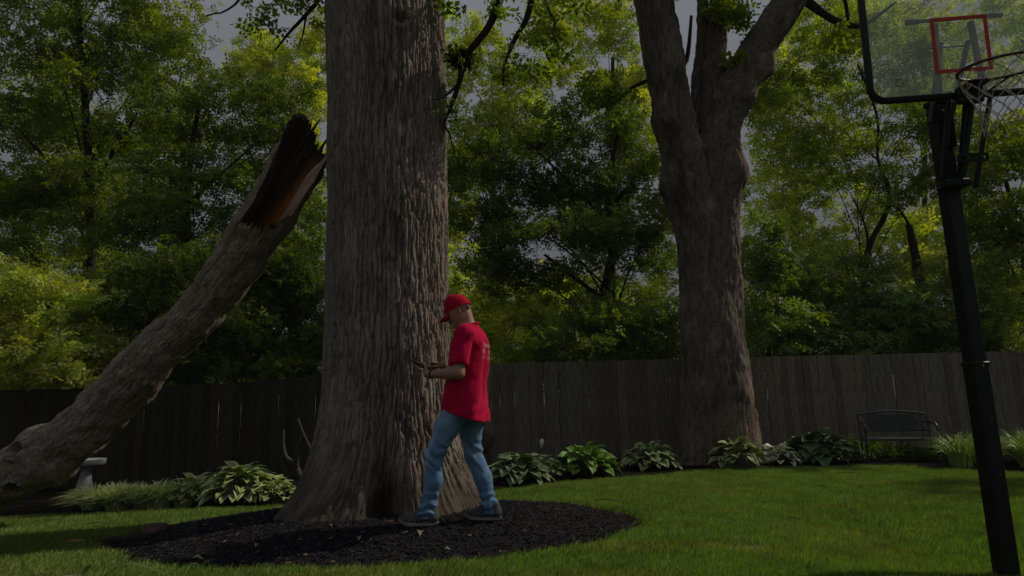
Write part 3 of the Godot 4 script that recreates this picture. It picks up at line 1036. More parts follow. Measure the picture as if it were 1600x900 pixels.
func build_fork_tree() -> void:
	var t := thing("forked_tree", "big old tree forking into thick limbs in front of the fence, right of centre", "tree", Vector3(3.45, -0.1, -11.0))
	var o := t.position
	var burls := [[Vector3(4.10, 4.95, -10.9) - o, 0.16, 0.30], [Vector3(2.80, 4.75, -10.9) - o, 0.12, 0.30], [Vector3(2.72, 6.0, -10.8) - o, 0.12, 0.25], [Vector3(4.25, 6.35, -10.85) - o, 0.14, 0.28], [Vector3(4.75, 6.95, -10.9) - o, 0.16, 0.25]]
	var stems := [
		[[Vector4(3.36, -0.15, -11.0, 0.60), Vector4(3.42, 1.6, -11.0, 0.545), Vector4(3.38, 3.4, -11.0, 0.45), Vector4(3.22, 4.9, -11.0, 0.43), Vector4(3.02, 6.15, -11.0, 0.35), Vector4(2.82, 8.4, -11.0, 0.35), Vector4(2.4, 10.6, -11.1, 0.32), Vector4(1.7, 12.6, -11.3, 0.2)], 130, 26],
		[[Vector4(3.50, -0.15, -11.05, 0.60), Vector4(3.47, 1.6, -11.05, 0.545), Vector4(3.59, 3.4, -11.05, 0.44), Vector4(3.72, 4.9, -11.0, 0.42), Vector4(3.90, 6.0, -10.95, 0.34), Vector4(4.46, 7.05, -10.95, 0.31), Vector4(5.36, 8.35, -11.0, 0.29), Vector4(6.3, 9.9, -11.1, 0.26), Vector4(7.0, 11.8, -11.3, 0.16)], 130, 26],
		[[Vector4(3.66, 5.0, -11.1, 0.28), Vector4(3.80, 6.4, -11.1, 0.23), Vector4(3.94, 7.4, -11.1, 0.19), Vector4(4.10, 8.5, -11.15, 0.17), Vector4(4.3, 10.5, -11.3, 0.15)], 80, 20],
		[[Vector4(3.56, 5.4, -11.2, 0.18), Vector4(3.60, 6.8, -11.25, 0.12), Vector4(3.76, 7.6, -11.25, 0.12), Vector4(3.84, 8.6, -11.3, 0.10), Vector4(3.8, 10.2, -11.4, 0.07)], 50, 16]]
	var k := 0
	for s in stems:
		var ctrl := []
		for q in s[0]:
			ctrl.append(q - Vector4(o.x, o.y, o.z, 0))
		var v := PackedVector3Array()
		var idx := PackedInt32Array()
		var col := PackedColorArray()
		bark_tube(ctrl, s[1], s[2], v, idx, col, burls)
		part(["trunk", "limb", "limb", "limb"][k], arr_mesh(v, smooth_normals(v, idx), idx, col), M.mottled_bark, t)
		k += 1
	for l in [[Vector4(5.5, 8.6, -11.0, 0.13), Vector4(5.75, 8.33, -11.0, 0.085), Vector4(6.14, 8.1, -11.1, 0.07), Vector4(6.45, 7.93, -11.1, 0.06), Vector4(6.9, 8.0, -11.2, 0.045), Vector4(7.6, 8.5, -11.3, 0.02)],
			[Vector4(6.5, 7.95, -11.1, 0.04), Vector4(6.5, 8.4, -11.1, 0.035), Vector4(6.4, 9.2, -11.2, 0.02)],
			[Vector4(3.1, 7.1, -11.3, 0.06), Vector4(3.5, 7.5, -11.5, 0.05), Vector4(3.7, 8.5, -11.6, 0.03)],
			[Vector4(2.7, 6.9, -11.1, 0.04), Vector4(2.3, 6.8, -11.3, 0.03), Vector4(2.0, 6.5, -11.4, 0.02)]]:
		var pts := []
		for q in catmull(l, 5):
			pts.append(q - Vector4(o.x, o.y, o.z, 0))
		part("branch", tube_mesh(pts, 9, 0.2), M.twig, t)
	var spots := []
	for q in [[4.05, 8.15, -10.8, 0.3, 60], [4.3, 7.9, -10.75, 0.22, 40], [3.85, 8.35, -10.8, 0.25, 30], [4.2, 7.05, -10.7, 0.15, 16], [2.0, 6.6, -11.3, 0.35, 60], [1.7, 6.9, -11.4, 0.4, 60], [6.3, 7.7, -11.2, 0.3, 30], [4.6, 7.55, -10.8, 0.2, 20]]:
		spots.append([Vector3(q[0], q[1], q[2]) - o, Vector3(q[3], q[3] * 0.7, q[3]), int(q[4])])
	leaves("sprouts", spots, t, 0.10, Color(0.24, 0.33, 0.035), 0.25)
	spots = []
	for j in 70:
		var a := rng.randf() * TAU
		var r := 5.5 * sqrt(rng.randf())
		spots.append([Vector3(3.8 + r * cos(a), 12.2 + rng.randf_range(0.0, 5.0) - r * 0.2, -11.2 + r * sin(a)) - o, Vector3(1.0, 0.6, 1.0), 22])
	leaves("crown", spots, t, 0.15, Color(0.15, 0.24, 0.03), 0.3)

# ------------------------------------------------------------------ trees and shrubs beyond the fence (places and sizes in metres)
const TREES := [
	["maple_tree", "tall mid green tree filling the top left corner behind the fence", "tree", "", Vector3(-10.96, -0.38, -17), 0.095, Color(0.29, 0.37, 0.075),
		[[-13.42, 11.62, -16.75, 2.63, 1.58, 1.97, 2004], [-11.41, 12.31, -17.28, 2.10, 1.40, 1.58, 1425], [-11.06, 9.33, -17.43, 2.10, 1.05, 1.58, 1068], [-14.18, 9.09, -17.16, 1.93, 1.40, 1.44, 1306], [-12.34, 7.22, -17.42, 2.10, 1.05, 1.58, 1068], [-13.55, 5.78, -16.84, 1.58, 1.58, 1.18, 1202], [-10.31, 10.81, -17.22, 1.23, 1.05, 0.92, 623], [-14.76, 15.74, -17.98, 2.98, 1.93, 2.23, 2776], [-10.71, 15.08, -17.02, 2.10, 1.75, 1.58, 1781]],
		[[Vector4(-10.96, -0.43, -17.00, 0.131), Vector4(-11.68, 7.06, -17.00, 0.105), Vector4(-12.61, 12.99, -17.00, 0.070)], [Vector4(-11.68, 7.06, -17.00, 0.061), Vector4(-10.44, 9.31, -16.85, 0.035)], [Vector4(-11.65, 6.69, -17.00, 0.061), Vector4(-13.86, 9.01, -16.85, 0.035)]]],
	["round_tree", "dark green rounded tree between the top left tree and the oak", "tree", "", Vector3(-7.70, -0.38, -15.5), 0.08, Color(0.18, 0.25, 0.07),
		[[-6.73, 8.96, -15.35, 1.20, 0.72, 0.90, 656], [-7.98, 8.45, -16.51, 1.76, 0.96, 1.32, 1283], [-5.91, 7.77, -15.27, 0.96, 0.96, 0.72, 700], [-7.96, 6.56, -15.30, 1.60, 0.88, 1.20, 1069], [-6.41, 6.68, -16.29, 1.28, 1.12, 0.96, 1089], [-9.14, 5.73, -15.80, 1.44, 0.96, 1.08, 1050], [-7.00, 5.16, -15.12, 1.76, 1.12, 1.32, 1497], [-5.36, 5.19, -15.37, 0.80, 0.96, 0.72, 583]],
		[[Vector4(-7.70, -0.43, -15.50, 0.104), Vector4(-8.16, 6.12, -15.50, 0.088), Vector4(-8.01, 8.89, -15.50, 0.048)], [Vector4(-8.16, 6.12, -15.50, 0.048), Vector4(-6.48, 7.62, -15.35, 0.024)], [Vector4(-8.08, 5.62, -15.50, 0.048), Vector4(-9.19, 6.49, -15.35, 0.024)]]],
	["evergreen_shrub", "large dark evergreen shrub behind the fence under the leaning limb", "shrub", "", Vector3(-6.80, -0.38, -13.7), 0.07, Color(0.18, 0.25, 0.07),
		[[-6.98, 3.64, -13.71, 1.55, 0.85, 1.16, 1792], [-8.03, 3.27, -13.90, 1.27, 0.85, 0.95, 1466], [-6.45, 2.50, -13.61, 1.41, 0.71, 1.06, 1357], [-5.85, 3.00, -14.47, 1.13, 0.99, 0.85, 1520], [-7.18, 1.98, -13.79, 1.41, 0.56, 1.06, 1086]],
		[[Vector4(-6.80, -0.43, -13.70, 0.099), Vector4(-6.95, 3.21, -13.70, 0.056)]]],
	["laurel_shrub", "dense dark shrub behind the fence touching the left edge of the oak trunk", "shrub", "", Vector3(-4.51, -0.3, -13.5), 0.07, Color(0.18, 0.25, 0.07),
		[[-4.74, 3.86, -13.69, 0.83, 0.83, 0.63, 949], [-4.58, 2.74, -13.72, 0.97, 0.83, 0.73, 1107], [-5.00, 2.04, -13.45, 1.11, 0.56, 0.83, 843], [-4.22, 1.90, -13.53, 0.70, 0.56, 0.52, 527]],
		[[Vector4(-4.51, -0.35, -13.50, 0.083), Vector4(-4.59, 3.12, -13.50, 0.042)]]],
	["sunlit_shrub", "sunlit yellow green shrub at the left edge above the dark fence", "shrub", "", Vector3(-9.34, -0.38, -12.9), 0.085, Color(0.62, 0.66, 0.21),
		[[-10.13, 2.97, -13.36, 1.20, 0.66, 0.90, 791], [-8.86, 2.57, -13.12, 0.93, 0.53, 0.70, 492], [-9.83, 3.62, -12.51, 0.93, 0.43, 0.70, 393], [-9.05, 3.31, -12.71, 0.93, 0.33, 0.70, 307], [-9.29, 2.02, -12.53, 1.33, 0.48, 1.00, 633], [-8.28, 2.22, -12.99, 0.53, 0.40, 0.40, 211], [-9.89, 1.73, -12.69, 0.80, 0.40, 0.60, 316], [-8.76, 1.71, -12.90, 0.80, 0.33, 0.60, 263]],
		[[Vector4(-9.34, -0.43, -12.90, 0.053), Vector4(-9.50, 2.63, -12.90, 0.033)], [Vector4(-8.70, -0.43, -12.90, 0.053), Vector4(-8.69, 2.35, -12.75, 0.033)]]],
	["broad_tree", "broad layered dark green tree between the oak and the forked tree", "tree", "", Vector3(2.21, -0.1, -15.5), 0.08, Color(0.18, 0.25, 0.07),
		[[1.09, 8.00, -15.60, 1.76, 0.72, 1.32, 1064], [2.64, 7.86, -15.99, 1.44, 0.80, 1.08, 967], [0.07, 6.88, -15.80, 1.60, 0.67, 1.20, 902], [1.74, 6.56, -16.01, 1.92, 0.67, 1.44, 1083], [3.14, 6.35, -15.51, 0.88, 0.96, 0.72, 709], [-0.60, 5.59, -15.47, 1.12, 0.72, 0.84, 677], [0.99, 5.13, -15.45, 1.92, 0.64, 1.44, 1031], [2.59, 5.03, -15.51, 1.28, 0.64, 0.96, 687], [-0.31, 4.35, -15.82, 1.28, 0.67, 0.96, 722], [1.29, 3.98, -15.84, 1.44, 0.45, 1.08, 541], [-0.90, 7.13, -15.50, 0.80, 0.72, 0.60, 483], [3.49, 4.98, -16.04, 0.80, 0.64, 0.60, 429]],
		[[Vector4(2.21, -0.15, -15.50, 0.136), Vector4(2.27, 3.42, -15.50, 0.112), Vector4(2.54, 4.78, -15.50, 0.096), Vector4(2.48, 6.20, -15.50, 0.072), Vector4(2.87, 7.91, -15.50, 0.040)], [Vector4(2.49, 4.70, -15.50, 0.064), Vector4(1.18, 5.89, -15.35, 0.032)], [Vector4(2.46, 5.69, -15.50, 0.056), Vector4(3.49, 6.85, -15.35, 0.032)], [Vector4(2.27, 3.42, -15.50, 0.056), Vector4(0.81, 4.58, -15.35, 0.032)], [Vector4(2.49, 5.36, -15.50, 0.048), Vector4(0.58, 7.44, -15.35, 0.024)]]],
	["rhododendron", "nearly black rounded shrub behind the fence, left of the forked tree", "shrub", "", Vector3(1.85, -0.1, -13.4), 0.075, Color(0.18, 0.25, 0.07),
		[[2.06, 2.65, -13.76, 1.10, 0.62, 0.83, 877], [1.14, 2.19, -12.96, 0.83, 0.48, 0.62, 511], [2.72, 2.22, -13.05, 0.83, 0.55, 0.62, 585], [1.94, 1.99, -13.19, 1.24, 0.35, 0.93, 548]],
		[[Vector4(1.85, -0.15, -13.40, 0.069), Vector4(1.99, 2.27, -13.40, 0.041)], [Vector4(1.26, -0.15, -13.40, 0.055), Vector4(0.65, 2.58, -13.25, 0.021)]]],
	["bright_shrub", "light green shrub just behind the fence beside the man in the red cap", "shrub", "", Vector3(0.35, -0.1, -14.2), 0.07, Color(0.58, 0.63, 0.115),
		[[-0.16, 2.19, -13.45, 0.88, 0.44, 0.66, 404], [0.52, 2.14, -13.79, 0.73, 0.41, 0.55, 314], [-0.57, 3.09, -13.91, 0.73, 0.59, 0.55, 448], [0.29, 3.10, -15.13, 0.88, 0.44, 0.66, 404]],
		[[Vector4(0.35, -0.15, -14.20, 0.059), Vector4(0.26, 2.54, -14.20, 0.029)]]],
	["sapling", "slender crooked tree with thin dark stems left of the hoop post", "tree", "", Vector3(8.47, -0.1, -16), 0.08, Color(0.29, 0.37, 0.075),
		[[9.40, 9.55, -16.57, 1.32, 0.91, 0.99, 671], [10.43, 7.79, -16.28, 1.32, 0.58, 0.99, 427], [7.78, 7.26, -15.52, 1.15, 0.74, 0.87, 481], [10.57, 6.08, -15.77, 0.99, 0.66, 0.74, 366], [7.13, 8.88, -15.54, 0.82, 0.74, 0.62, 343], [9.14, 6.41, -16.11, 1.15, 0.66, 0.87, 427], [11.17, 8.16, -15.75, 0.99, 0.82, 0.74, 458], [8.73, 10.77, -16.00, 1.32, 0.99, 0.99, 733], [11.31, 10.30, -16.61, 1.15, 0.99, 0.87, 641]],
		[[Vector4(8.47, -0.15, -16.00, 0.082), Vector4(9.01, 4.16, -16.00, 0.074), Vector4(9.70, 5.58, -16.00, 0.066), Vector4(9.89, 6.18, -16.00, 0.058), Vector4(9.70, 7.06, -16.00, 0.041), Vector4(9.82, 8.32, -16.00, 0.033), Vector4(9.49, 9.80, -16.00, 0.025)], [Vector4(9.83, 6.01, -16.00, 0.049), Vector4(10.58, 6.37, -15.85, 0.033), Vector4(11.28, 7.20, -15.70, 0.016)], [Vector4(9.18, 4.49, -16.00, 0.041), Vector4(9.04, 5.34, -15.85, 0.025), Vector4(8.71, 6.04, -15.70, 0.016)], [Vector4(9.70, 7.06, -16.00, 0.025), Vector4(8.44, 8.17, -15.85, 0.016)]]],
	["privet_shrub", "blue green shrub mass behind the fence right of the forked tree", "shrub", "", Vector3(6.16, -0.1, -13.8), 0.075, Color(0.22, 0.31, 0.12),
		[[6.39, 3.56, -14.29, 1.14, 0.71, 0.85, 886], [7.21, 2.92, -14.04, 1.14, 0.64, 0.85, 797], [5.62, 2.45, -13.38, 0.99, 0.57, 0.75, 620], [6.63, 2.11, -13.60, 1.14, 0.40, 0.85, 496], [5.50, 3.98, -13.41, 0.64, 0.64, 0.48, 448]],
		[[Vector4(6.16, -0.15, -13.80, 0.078), Vector4(6.19, 2.35, -13.80, 0.050), Vector4(5.95, 3.34, -13.80, 0.028)], [Vector4(5.35, -0.15, -13.80, 0.057), Vector4(5.44, 2.37, -13.65, 0.036)], [Vector4(6.30, -0.15, -13.80, 0.057), Vector4(6.71, 2.62, -13.65, 0.028)]]],
	["lilac_shrub", "dull green shrub behind the fence above the metal bench", "shrub", "", Vector3(8.11, -0.1, -13.9), 0.075, Color(0.22, 0.31, 0.12),
		[[8.29, 2.98, -13.70, 1.15, 0.64, 0.86, 775], [7.63, 2.30, -13.66, 1.00, 0.57, 0.75, 603], [8.79, 2.15, -13.79, 0.86, 0.46, 0.64, 413], [9.08, 2.79, -13.46, 0.57, 0.64, 0.48, 387], [8.43, 1.91, -14.18, 1.29, 0.29, 0.97, 387]],
		[[Vector4(8.11, -0.15, -13.90, 0.064), Vector4(8.36, 2.59, -13.90, 0.036)]]],
	["dead_snag", "broken dead tree stem standing behind the bench", "tree stump", "", Vector3(9.30, -0.1, -14.6), 0, Color(0, 0, 0),
		[],
		[[Vector4(9.30, -0.15, -14.60, 0.128), Vector4(9.41, 2.36, -14.60, 0.120), Vector4(9.46, 3.40, -14.60, 0.105), Vector4(9.41, 4.31, -14.60, 0.090), Vector4(9.37, 4.90, -14.60, 0.068)], [Vector4(9.45, 4.16, -14.60, 0.053), Vector4(9.25, 4.93, -14.45, 0.030), Vector4(8.96, 5.25, -14.30, 0.023)]]],
	["ash_tree", "mid green tree at the right edge behind the hoop post", "tree", "", Vector3(12.13, -0.1, -15.2), 0.085, Color(0.29, 0.37, 0.075),
		[[11.79, 6.04, -14.77, 1.10, 0.78, 0.82, 671], [12.51, 4.70, -15.19, 0.94, 0.94, 0.70, 690], [12.15, 3.82, -15.52, 0.94, 0.70, 0.70, 518], [11.39, 6.62, -15.42, 0.78, 0.63, 0.59, 383], [12.71, 6.62, -14.65, 0.94, 0.94, 0.70, 690], [11.60, 5.03, -15.15, 0.63, 0.63, 0.47, 306]],
		[[Vector4(12.13, -0.15, -15.20, 0.110), Vector4(12.44, 4.22, -15.20, 0.078), Vector4(12.29, 6.18, -15.20, 0.047)]]],
	["yew_shrub", "small very dark conical shrub behind the fence right of the hoop post", "shrub", "", Vector3(9.84, -0.1, -13.3), 0.06, Color(0.18, 0.25, 0.07),
		[[9.57, 2.39, -12.60, 0.33, 0.68, 0.51, 450], [9.89, 3.08, -12.92, 0.19, 0.41, 0.31, 157], [9.86, 1.92, -13.03, 0.41, 0.33, 0.31, 270]],
		[[Vector4(9.84, -0.15, -13.30, 0.055), Vector4(10.14, 2.74, -13.30, 0.027)]]],
	["golden_shrub", "pale yellow green shrub behind the fence at the far right edge", "shrub", "", Vector3(11.21, -0.1, -14.4), 0.075, Color(0.58, 0.63, 0.115),
		[[11.93, 2.64, -14.98, 0.59, 0.59, 0.44, 321], [11.48, 1.97, -14.09, 0.74, 0.44, 0.56, 301], [10.76, 2.24, -15.22, 0.59, 0.44, 0.44, 241], [11.78, 1.97, -15.03, 0.59, 0.30, 0.44, 160]],
		[[Vector4(11.21, -0.15, -14.40, 0.052), Vector4(11.49, 2.29, -14.40, 0.030)]]],
	["far_tree", "far green tree low behind the fence left of the leaning limb", "tree", "far trees beyond the fence", Vector3(-13.17, -0.38, -22), 0.15, Color(0.18, 0.25, 0.07),
		[[-16.43, 2.26, -22.24, 2.72, 1.13, 2.04, 563], [-13.58, 2.21, -22.66, 2.72, 1.13, 2.04, 563], [-10.76, 2.15, -22.89, 2.49, 1.13, 1.87, 516]],
		[[Vector4(-13.17, -0.43, -22.00, 0.125), Vector4(-13.22, 1.74, -22.00, 0.068)]]],
	["far_tree", "far green tree low behind the fence near the oak", "tree", "far trees beyond the fence", Vector3(-2.84, -0.2, -22), 0.15, Color(0.18, 0.25, 0.07),
		[[-7.77, 2.48, -22.10, 2.04, 1.36, 1.53, 506], [-1.86, 2.37, -22.56, 2.04, 1.13, 1.53, 422], [1.00, 2.13, -21.45, 2.04, 0.91, 1.53, 337]],
		[[Vector4(-2.84, -0.25, -22.00, 0.125), Vector4(-2.84, 1.93, -22.00, 0.068)]]],
	["far_tree", "far dark tree low behind the fence at the forked tree", "tree", "far trees beyond the fence", Vector3(6.30, -0.1, -22), 0.15, Color(0.18, 0.25, 0.07),
		[[3.77, 2.38, -21.38, 2.04, 1.13, 1.53, 422], [6.54, 2.79, -21.98, 1.81, 1.59, 1.36, 525], [9.10, 2.32, -22.47, 1.81, 1.13, 1.36, 375]],
		[[Vector4(6.30, -0.15, -22.00, 0.125), Vector4(6.40, 1.92, -22.00, 0.068)]]],
	["far_tree", "far dark tree low behind the fence above the bench", "tree", "far trees beyond the fence", Vector3(13.91, -0.1, -22), 0.15, Color(0.18, 0.25, 0.07),
		[[11.59, 2.24, -22.11, 2.04, 0.91, 1.53, 337], [13.75, 2.14, -21.38, 2.04, 0.91, 1.53, 337], [16.85, 2.12, -22.12, 1.81, 1.13, 1.36, 375]],
		[[Vector4(13.91, -0.15, -22.00, 0.125), Vector4(14.09, 1.74, -22.00, 0.068)]]],
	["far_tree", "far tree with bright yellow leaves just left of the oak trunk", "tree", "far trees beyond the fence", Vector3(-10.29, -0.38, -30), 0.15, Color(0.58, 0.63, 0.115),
		[[-11.30, 17.06, -29.71, 1.70, 1.85, 1.39, 575], [-10.37, 16.38, -31.95, 1.24, 2.16, 1.62, 488], [-12.28, 18.74, -29.56, 1.55, 1.08, 1.16, 305], [-10.15, 12.61, -29.62, 1.55, 1.85, 1.39, 523], [-13.41, 19.18, -31.52, 1.55, 1.24, 1.16, 349], [-10.35, 18.57, -30.59, 1.39, 1.55, 1.16, 392], [-9.32, 19.55, -29.27, 0.93, 1.24, 0.93, 209]],
		[[Vector4(-10.29, -0.43, -30.00, 0.170), Vector4(-10.88, 16.50, -30.00, 0.093)]]],
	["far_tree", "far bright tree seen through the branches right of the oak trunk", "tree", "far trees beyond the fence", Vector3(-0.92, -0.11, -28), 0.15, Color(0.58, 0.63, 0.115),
		[[-0.98, 14.71, -27.59, 1.44, 1.73, 1.30, 456], [-1.96, 12.27, -28.47, 1.15, 1.73, 1.30, 364], [0.25, 16.56, -28.71, 1.30, 1.15, 0.97, 273], [-2.27, 9.12, -28.27, 1.15, 1.44, 1.08, 304], [-0.96, 18.62, -28.69, 1.15, 1.15, 0.87, 243], [-2.45, 17.08, -27.73, 1.15, 1.73, 1.30, 364], [1.84, 18.35, -28.37, 1.44, 1.44, 1.08, 380], [-0.45, 13.68, -29.61, 1.73, 1.44, 1.30, 456], [1.09, 14.23, -28.03, 1.44, 1.15, 1.08, 304]],
		[[Vector4(-0.92, -0.16, -28.00, 0.159), Vector4(-0.67, 14.26, -28.00, 0.087)]]],
	["far_tree", "far yellow tree between the drooping branches and the forked tree", "tree", "far trees beyond the fence", Vector3(4.79, -0.1, -32), 0.15, Color(0.58, 0.63, 0.115),
		[[5.58, 20.21, -32.20, 1.32, 1.65, 1.24, 397], [6.32, 18.36, -33.02, 1.48, 1.32, 1.11, 357], [7.14, 15.51, -32.63, 1.32, 1.32, 0.99, 317], [3.51, 19.23, -33.06, 1.48, 0.99, 1.11, 268], [3.85, 21.30, -32.02, 1.65, 1.32, 1.24, 397], [6.67, 21.56, -31.94, 1.32, 1.32, 0.99, 317], [7.50, 18.10, -31.90, 1.32, 1.98, 1.48, 476]],
		[[Vector4(4.79, -0.15, -32.00, 0.181), Vector4(5.76, 19.33, -32.00, 0.099)]]],
	["far_tree", "far pale green tree right of the forked tree trunk", "tree", "far trees beyond the fence", Vector3(11.59, -0.1, -27), 0.15, Color(0.58, 0.63, 0.115),
		[[12.38, 11.08, -27.13, 1.39, 1.67, 1.25, 424], [10.93, 8.49, -26.24, 1.39, 1.67, 1.25, 424], [12.96, 8.42, -27.15, 1.39, 1.39, 1.04, 353], [12.02, 12.95, -27.21, 0.97, 1.11, 0.83, 197], [13.36, 6.72, -26.06, 1.67, 1.11, 1.25, 339], [11.28, 14.70, -26.37, 1.11, 1.39, 1.04, 282], [13.08, 14.21, -26.70, 1.67, 1.39, 1.25, 424], [14.30, 11.26, -26.94, 1.39, 1.67, 1.25, 424], [13.70, 17.78, -27.95, 1.39, 1.11, 1.04, 282]],
		[[Vector4(11.59, -0.15, -27.00, 0.153), Vector4(12.60, 10.43, -27.00, 0.083)]]],
	["far_tree", "far yellow green tree behind the hoop backboard", "tree", "far trees beyond the fence", Vector3(19.42, -0.1, -31), 0.15, Color(0.58, 0.63, 0.115),
		[[20.21, 19.78, -30.31, 2.87, 1.60, 2.16, 838], [23.80, 17.64, -31.16, 2.55, 1.92, 1.92, 894], [21.65, 16.55, -31.74, 1.92, 1.28, 1.44, 447], [24.98, 19.57, -29.62, 1.92, 1.60, 1.44, 559], [19.01, 21.34, -32.11, 1.92, 1.28, 1.44, 447]],
		[[Vector4(19.42, -0.15, -31.00, 0.176), Vector4(22.06, 19.43, -31.00, 0.096)]]],
	["far_tree", "far bright tree between the slender tree and the hoop post", "tree", "far trees beyond the fence", Vector3(16.23, -0.1, -26), 0.15, Color(0.58, 0.63, 0.115),
		[[15.47, 7.46, -24.95, 1.87, 1.61, 1.41, 550], [18.83, 8.70, -26.64, 1.34, 1.61, 1.21, 393], [17.25, 6.16, -26.44, 1.61, 1.07, 1.21, 314], [21.78, 11.97, -26.95, 1.87, 1.61, 1.41, 550], [14.48, 6.03, -26.84, 1.34, 1.07, 1.00, 262]],
		[[Vector4(16.23, -0.15, -26.00, 0.147), Vector4(17.17, 7.16, -26.00, 0.080)]]],
	["far_tree", "far yellow green tree low behind the broad layered tree", "tree", "far trees beyond the fence", Vector3(1.62, -0.1, -24), 0.15, Color(0.58, 0.63, 0.115),
		[[-0.97, 4.55, -23.65, 1.98, 1.48, 1.48, 536], [1.18, 4.73, -23.59, 1.98, 0.99, 1.48, 357], [2.39, 4.49, -23.81, 1.98, 1.24, 1.48, 446], [4.69, 4.59, -23.24, 1.73, 1.48, 1.30, 469], [5.79, 6.54, -24.48, 0.99, 1.48, 1.11, 268], [-2.46, 6.18, -24.26, 0.99, 1.98, 1.48, 357]],
		[[Vector4(1.62, -0.15, -24.00, 0.136), Vector4(1.74, 4.05, -24.00, 0.074)]]],
	["far_tree", "far green tree low behind the shrubs left of the oak", "tree", "far trees beyond the fence", Vector3(-12.96, -0.38, -25), 0.15, Color(0.29, 0.37, 0.075),
		[[-9.27, 6.55, -25.21, 2.06, 2.06, 1.54, 775], [-13.04, 5.15, -25.71, 3.09, 1.80, 2.32, 1018], [-16.60, 5.92, -25.07, 3.09, 2.06, 2.32, 1163], [-19.00, 5.04, -24.01, 2.57, 2.06, 1.93, 969], [-8.14, 8.78, -24.70, 1.03, 1.54, 1.16, 290]],
		[[Vector4(-12.96, -0.43, -25.00, 0.142), Vector4(-13.30, 6.08, -25.00, 0.077)]]],
	["far_tree", "far green tree low behind the shrubs at the right", "tree", "far trees beyond the fence", Vector3(13.17, -0.1, -25), 0.15, Color(0.29, 0.37, 0.075),
		[[9.41, 3.96, -24.72, 2.06, 1.80, 1.54, 678], [12.21, 3.60, -24.43, 2.57, 1.54, 1.93, 727], [16.34, 3.59, -25.14, 2.57, 1.54, 1.93, 727], [18.70, 4.10, -23.82, 2.06, 2.06, 1.54, 775], [10.43, 5.88, -25.59, 1.54, 1.54, 1.16, 436]],
		[[Vector4(13.17, -0.15, -25.00, 0.142), Vector4(13.52, 3.39, -25.00, 0.077)]]],
	["far_tree", "far green tree showing through the top left leaves", "tree", "far trees beyond the fence", Vector3(-17.41, -0.38, -27), 0.15, Color(0.29, 0.37, 0.075),
		[[-20.44, 14.36, -27.13, 3.34, 1.67, 2.50, 1017], [-16.68, 10.61, -26.24, 2.50, 1.67, 1.88, 763], [-15.44, 13.31, -27.15, 1.95, 1.67, 1.46, 593], [-20.89, 9.86, -27.21, 2.50, 1.67, 1.88, 763]],
		[[Vector4(-17.41, -0.43, -27.00, 0.153), Vector4(-18.55, 13.63, -27.00, 0.083)]]],
]

func build_background_trees() -> void:
	for d in TREES:
		var t := thing(d[0], d[1], d[2], d[4], 0.0, d[3])
		var o := t.position
		var k := 0
		for l in d[8]:
			var pts := []
			for q in catmull(l, 6):
				var w: float = 0.05 * (q.w + 0.3) if k > 0 or q.y > 1.5 else 0.0
				pts.append(q - Vector4(o.x, o.y, o.z, 0) + Vector4(w * noise_a.get_noise_2d(q.y * 3.0, k), 0, w * noise_a.get_noise_2d(q.y * 3.0, k + 9.0), 0))
			part("trunk" if k == 0 else "branch", tube_mesh(pts, 9, 0.25), M.twig, t)
			k += 1
		var spots := []
		var stem := []
		for b in d[7]:
			var c := Vector3(b[0], b[1], b[2]) - o
			# clumps spread through the blob, flattened into layers, so that the sky shows between them
			var n := int(12 + 8.0 * b[3])
			for j in n:
				var e := Vector3(rng.randfn(0, 0.55), rng.randfn(0, 0.55), rng.randfn(0, 0.55)).limit_length(1.3) * Vector3(b[3], b[4], b[5])
				spots.append([c + e, Vector3(0.30 * b[3] + 0.12, 0.24 * b[4] + 0.09, 0.30 * b[5] + 0.12), int(ceil(float(b[6]) / n))])
			# a limb from the stem to the middle of each blob
			if d[8].size() > 0:
				var top: Vector4 = d[8][0][-1]
				var foot: Vector4 = d[8][0][0]
				var f := clampf((b[1] - foot.y) / maxf(top.y - foot.y, 0.1) - 0.25, 0.1, 1.0)
				var s := Vector3(lerpf(foot.x, top.x, f), lerpf(foot.y, top.y, f), foot.z) - o
				var m := s.lerp(c, 0.5) + Vector3(0, 0.12 * (s - c).length(), 0)
				var r: float = lerpf(foot.w, top.w, f) * 0.28
				part("branch", tube_mesh(catmull([Vector4(s.x, s.y, s.z, r), Vector4(m.x, m.y, m.z, r * 0.7), Vector4(c.x, c.y, c.z, r * 0.3)], 5), 7, 0.2), M.twig, t)
		if spots:
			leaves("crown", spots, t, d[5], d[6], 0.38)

# trees that stand outside the picture to the right and behind: they shade the garden
func build_shade_trees() -> void:
	var k := 0
	for d in [[Vector3(19.0, 0.0, -14.0), 9.0, 4.5, 30], [Vector3(-14.0, 0.0, -5.0), 8.0, 4.0, 30]]:
		var t := thing("garden_tree", ["tall tree beyond the right end of the fence", "tree beyond the left edge past the broken limb"][k], "tree", d[0])
		part("trunk", tube_mesh(catmull([Vector4(0, -0.1, 0, 0.32), Vector4(0.1, 2.0, 0, 0.24), Vector4(0, d[1], 0, 0.12)], 6), 12, 0.15), M.twig, t)
		var spots := []
		for j in d[3]:
			var a := rng.randf() * TAU
			var r: float = d[2] * sqrt(rng.randf())
			spots.append([Vector3(r * cos(a), d[1] + rng.randfn(0, 0.45) * d[2], r * sin(a)), Vector3(0.8, 0.5, 0.8), 60])
		leaves("crown", spots, t, 0.16, Color(0.15, 0.24, 0.03), 0.3)
		k += 1

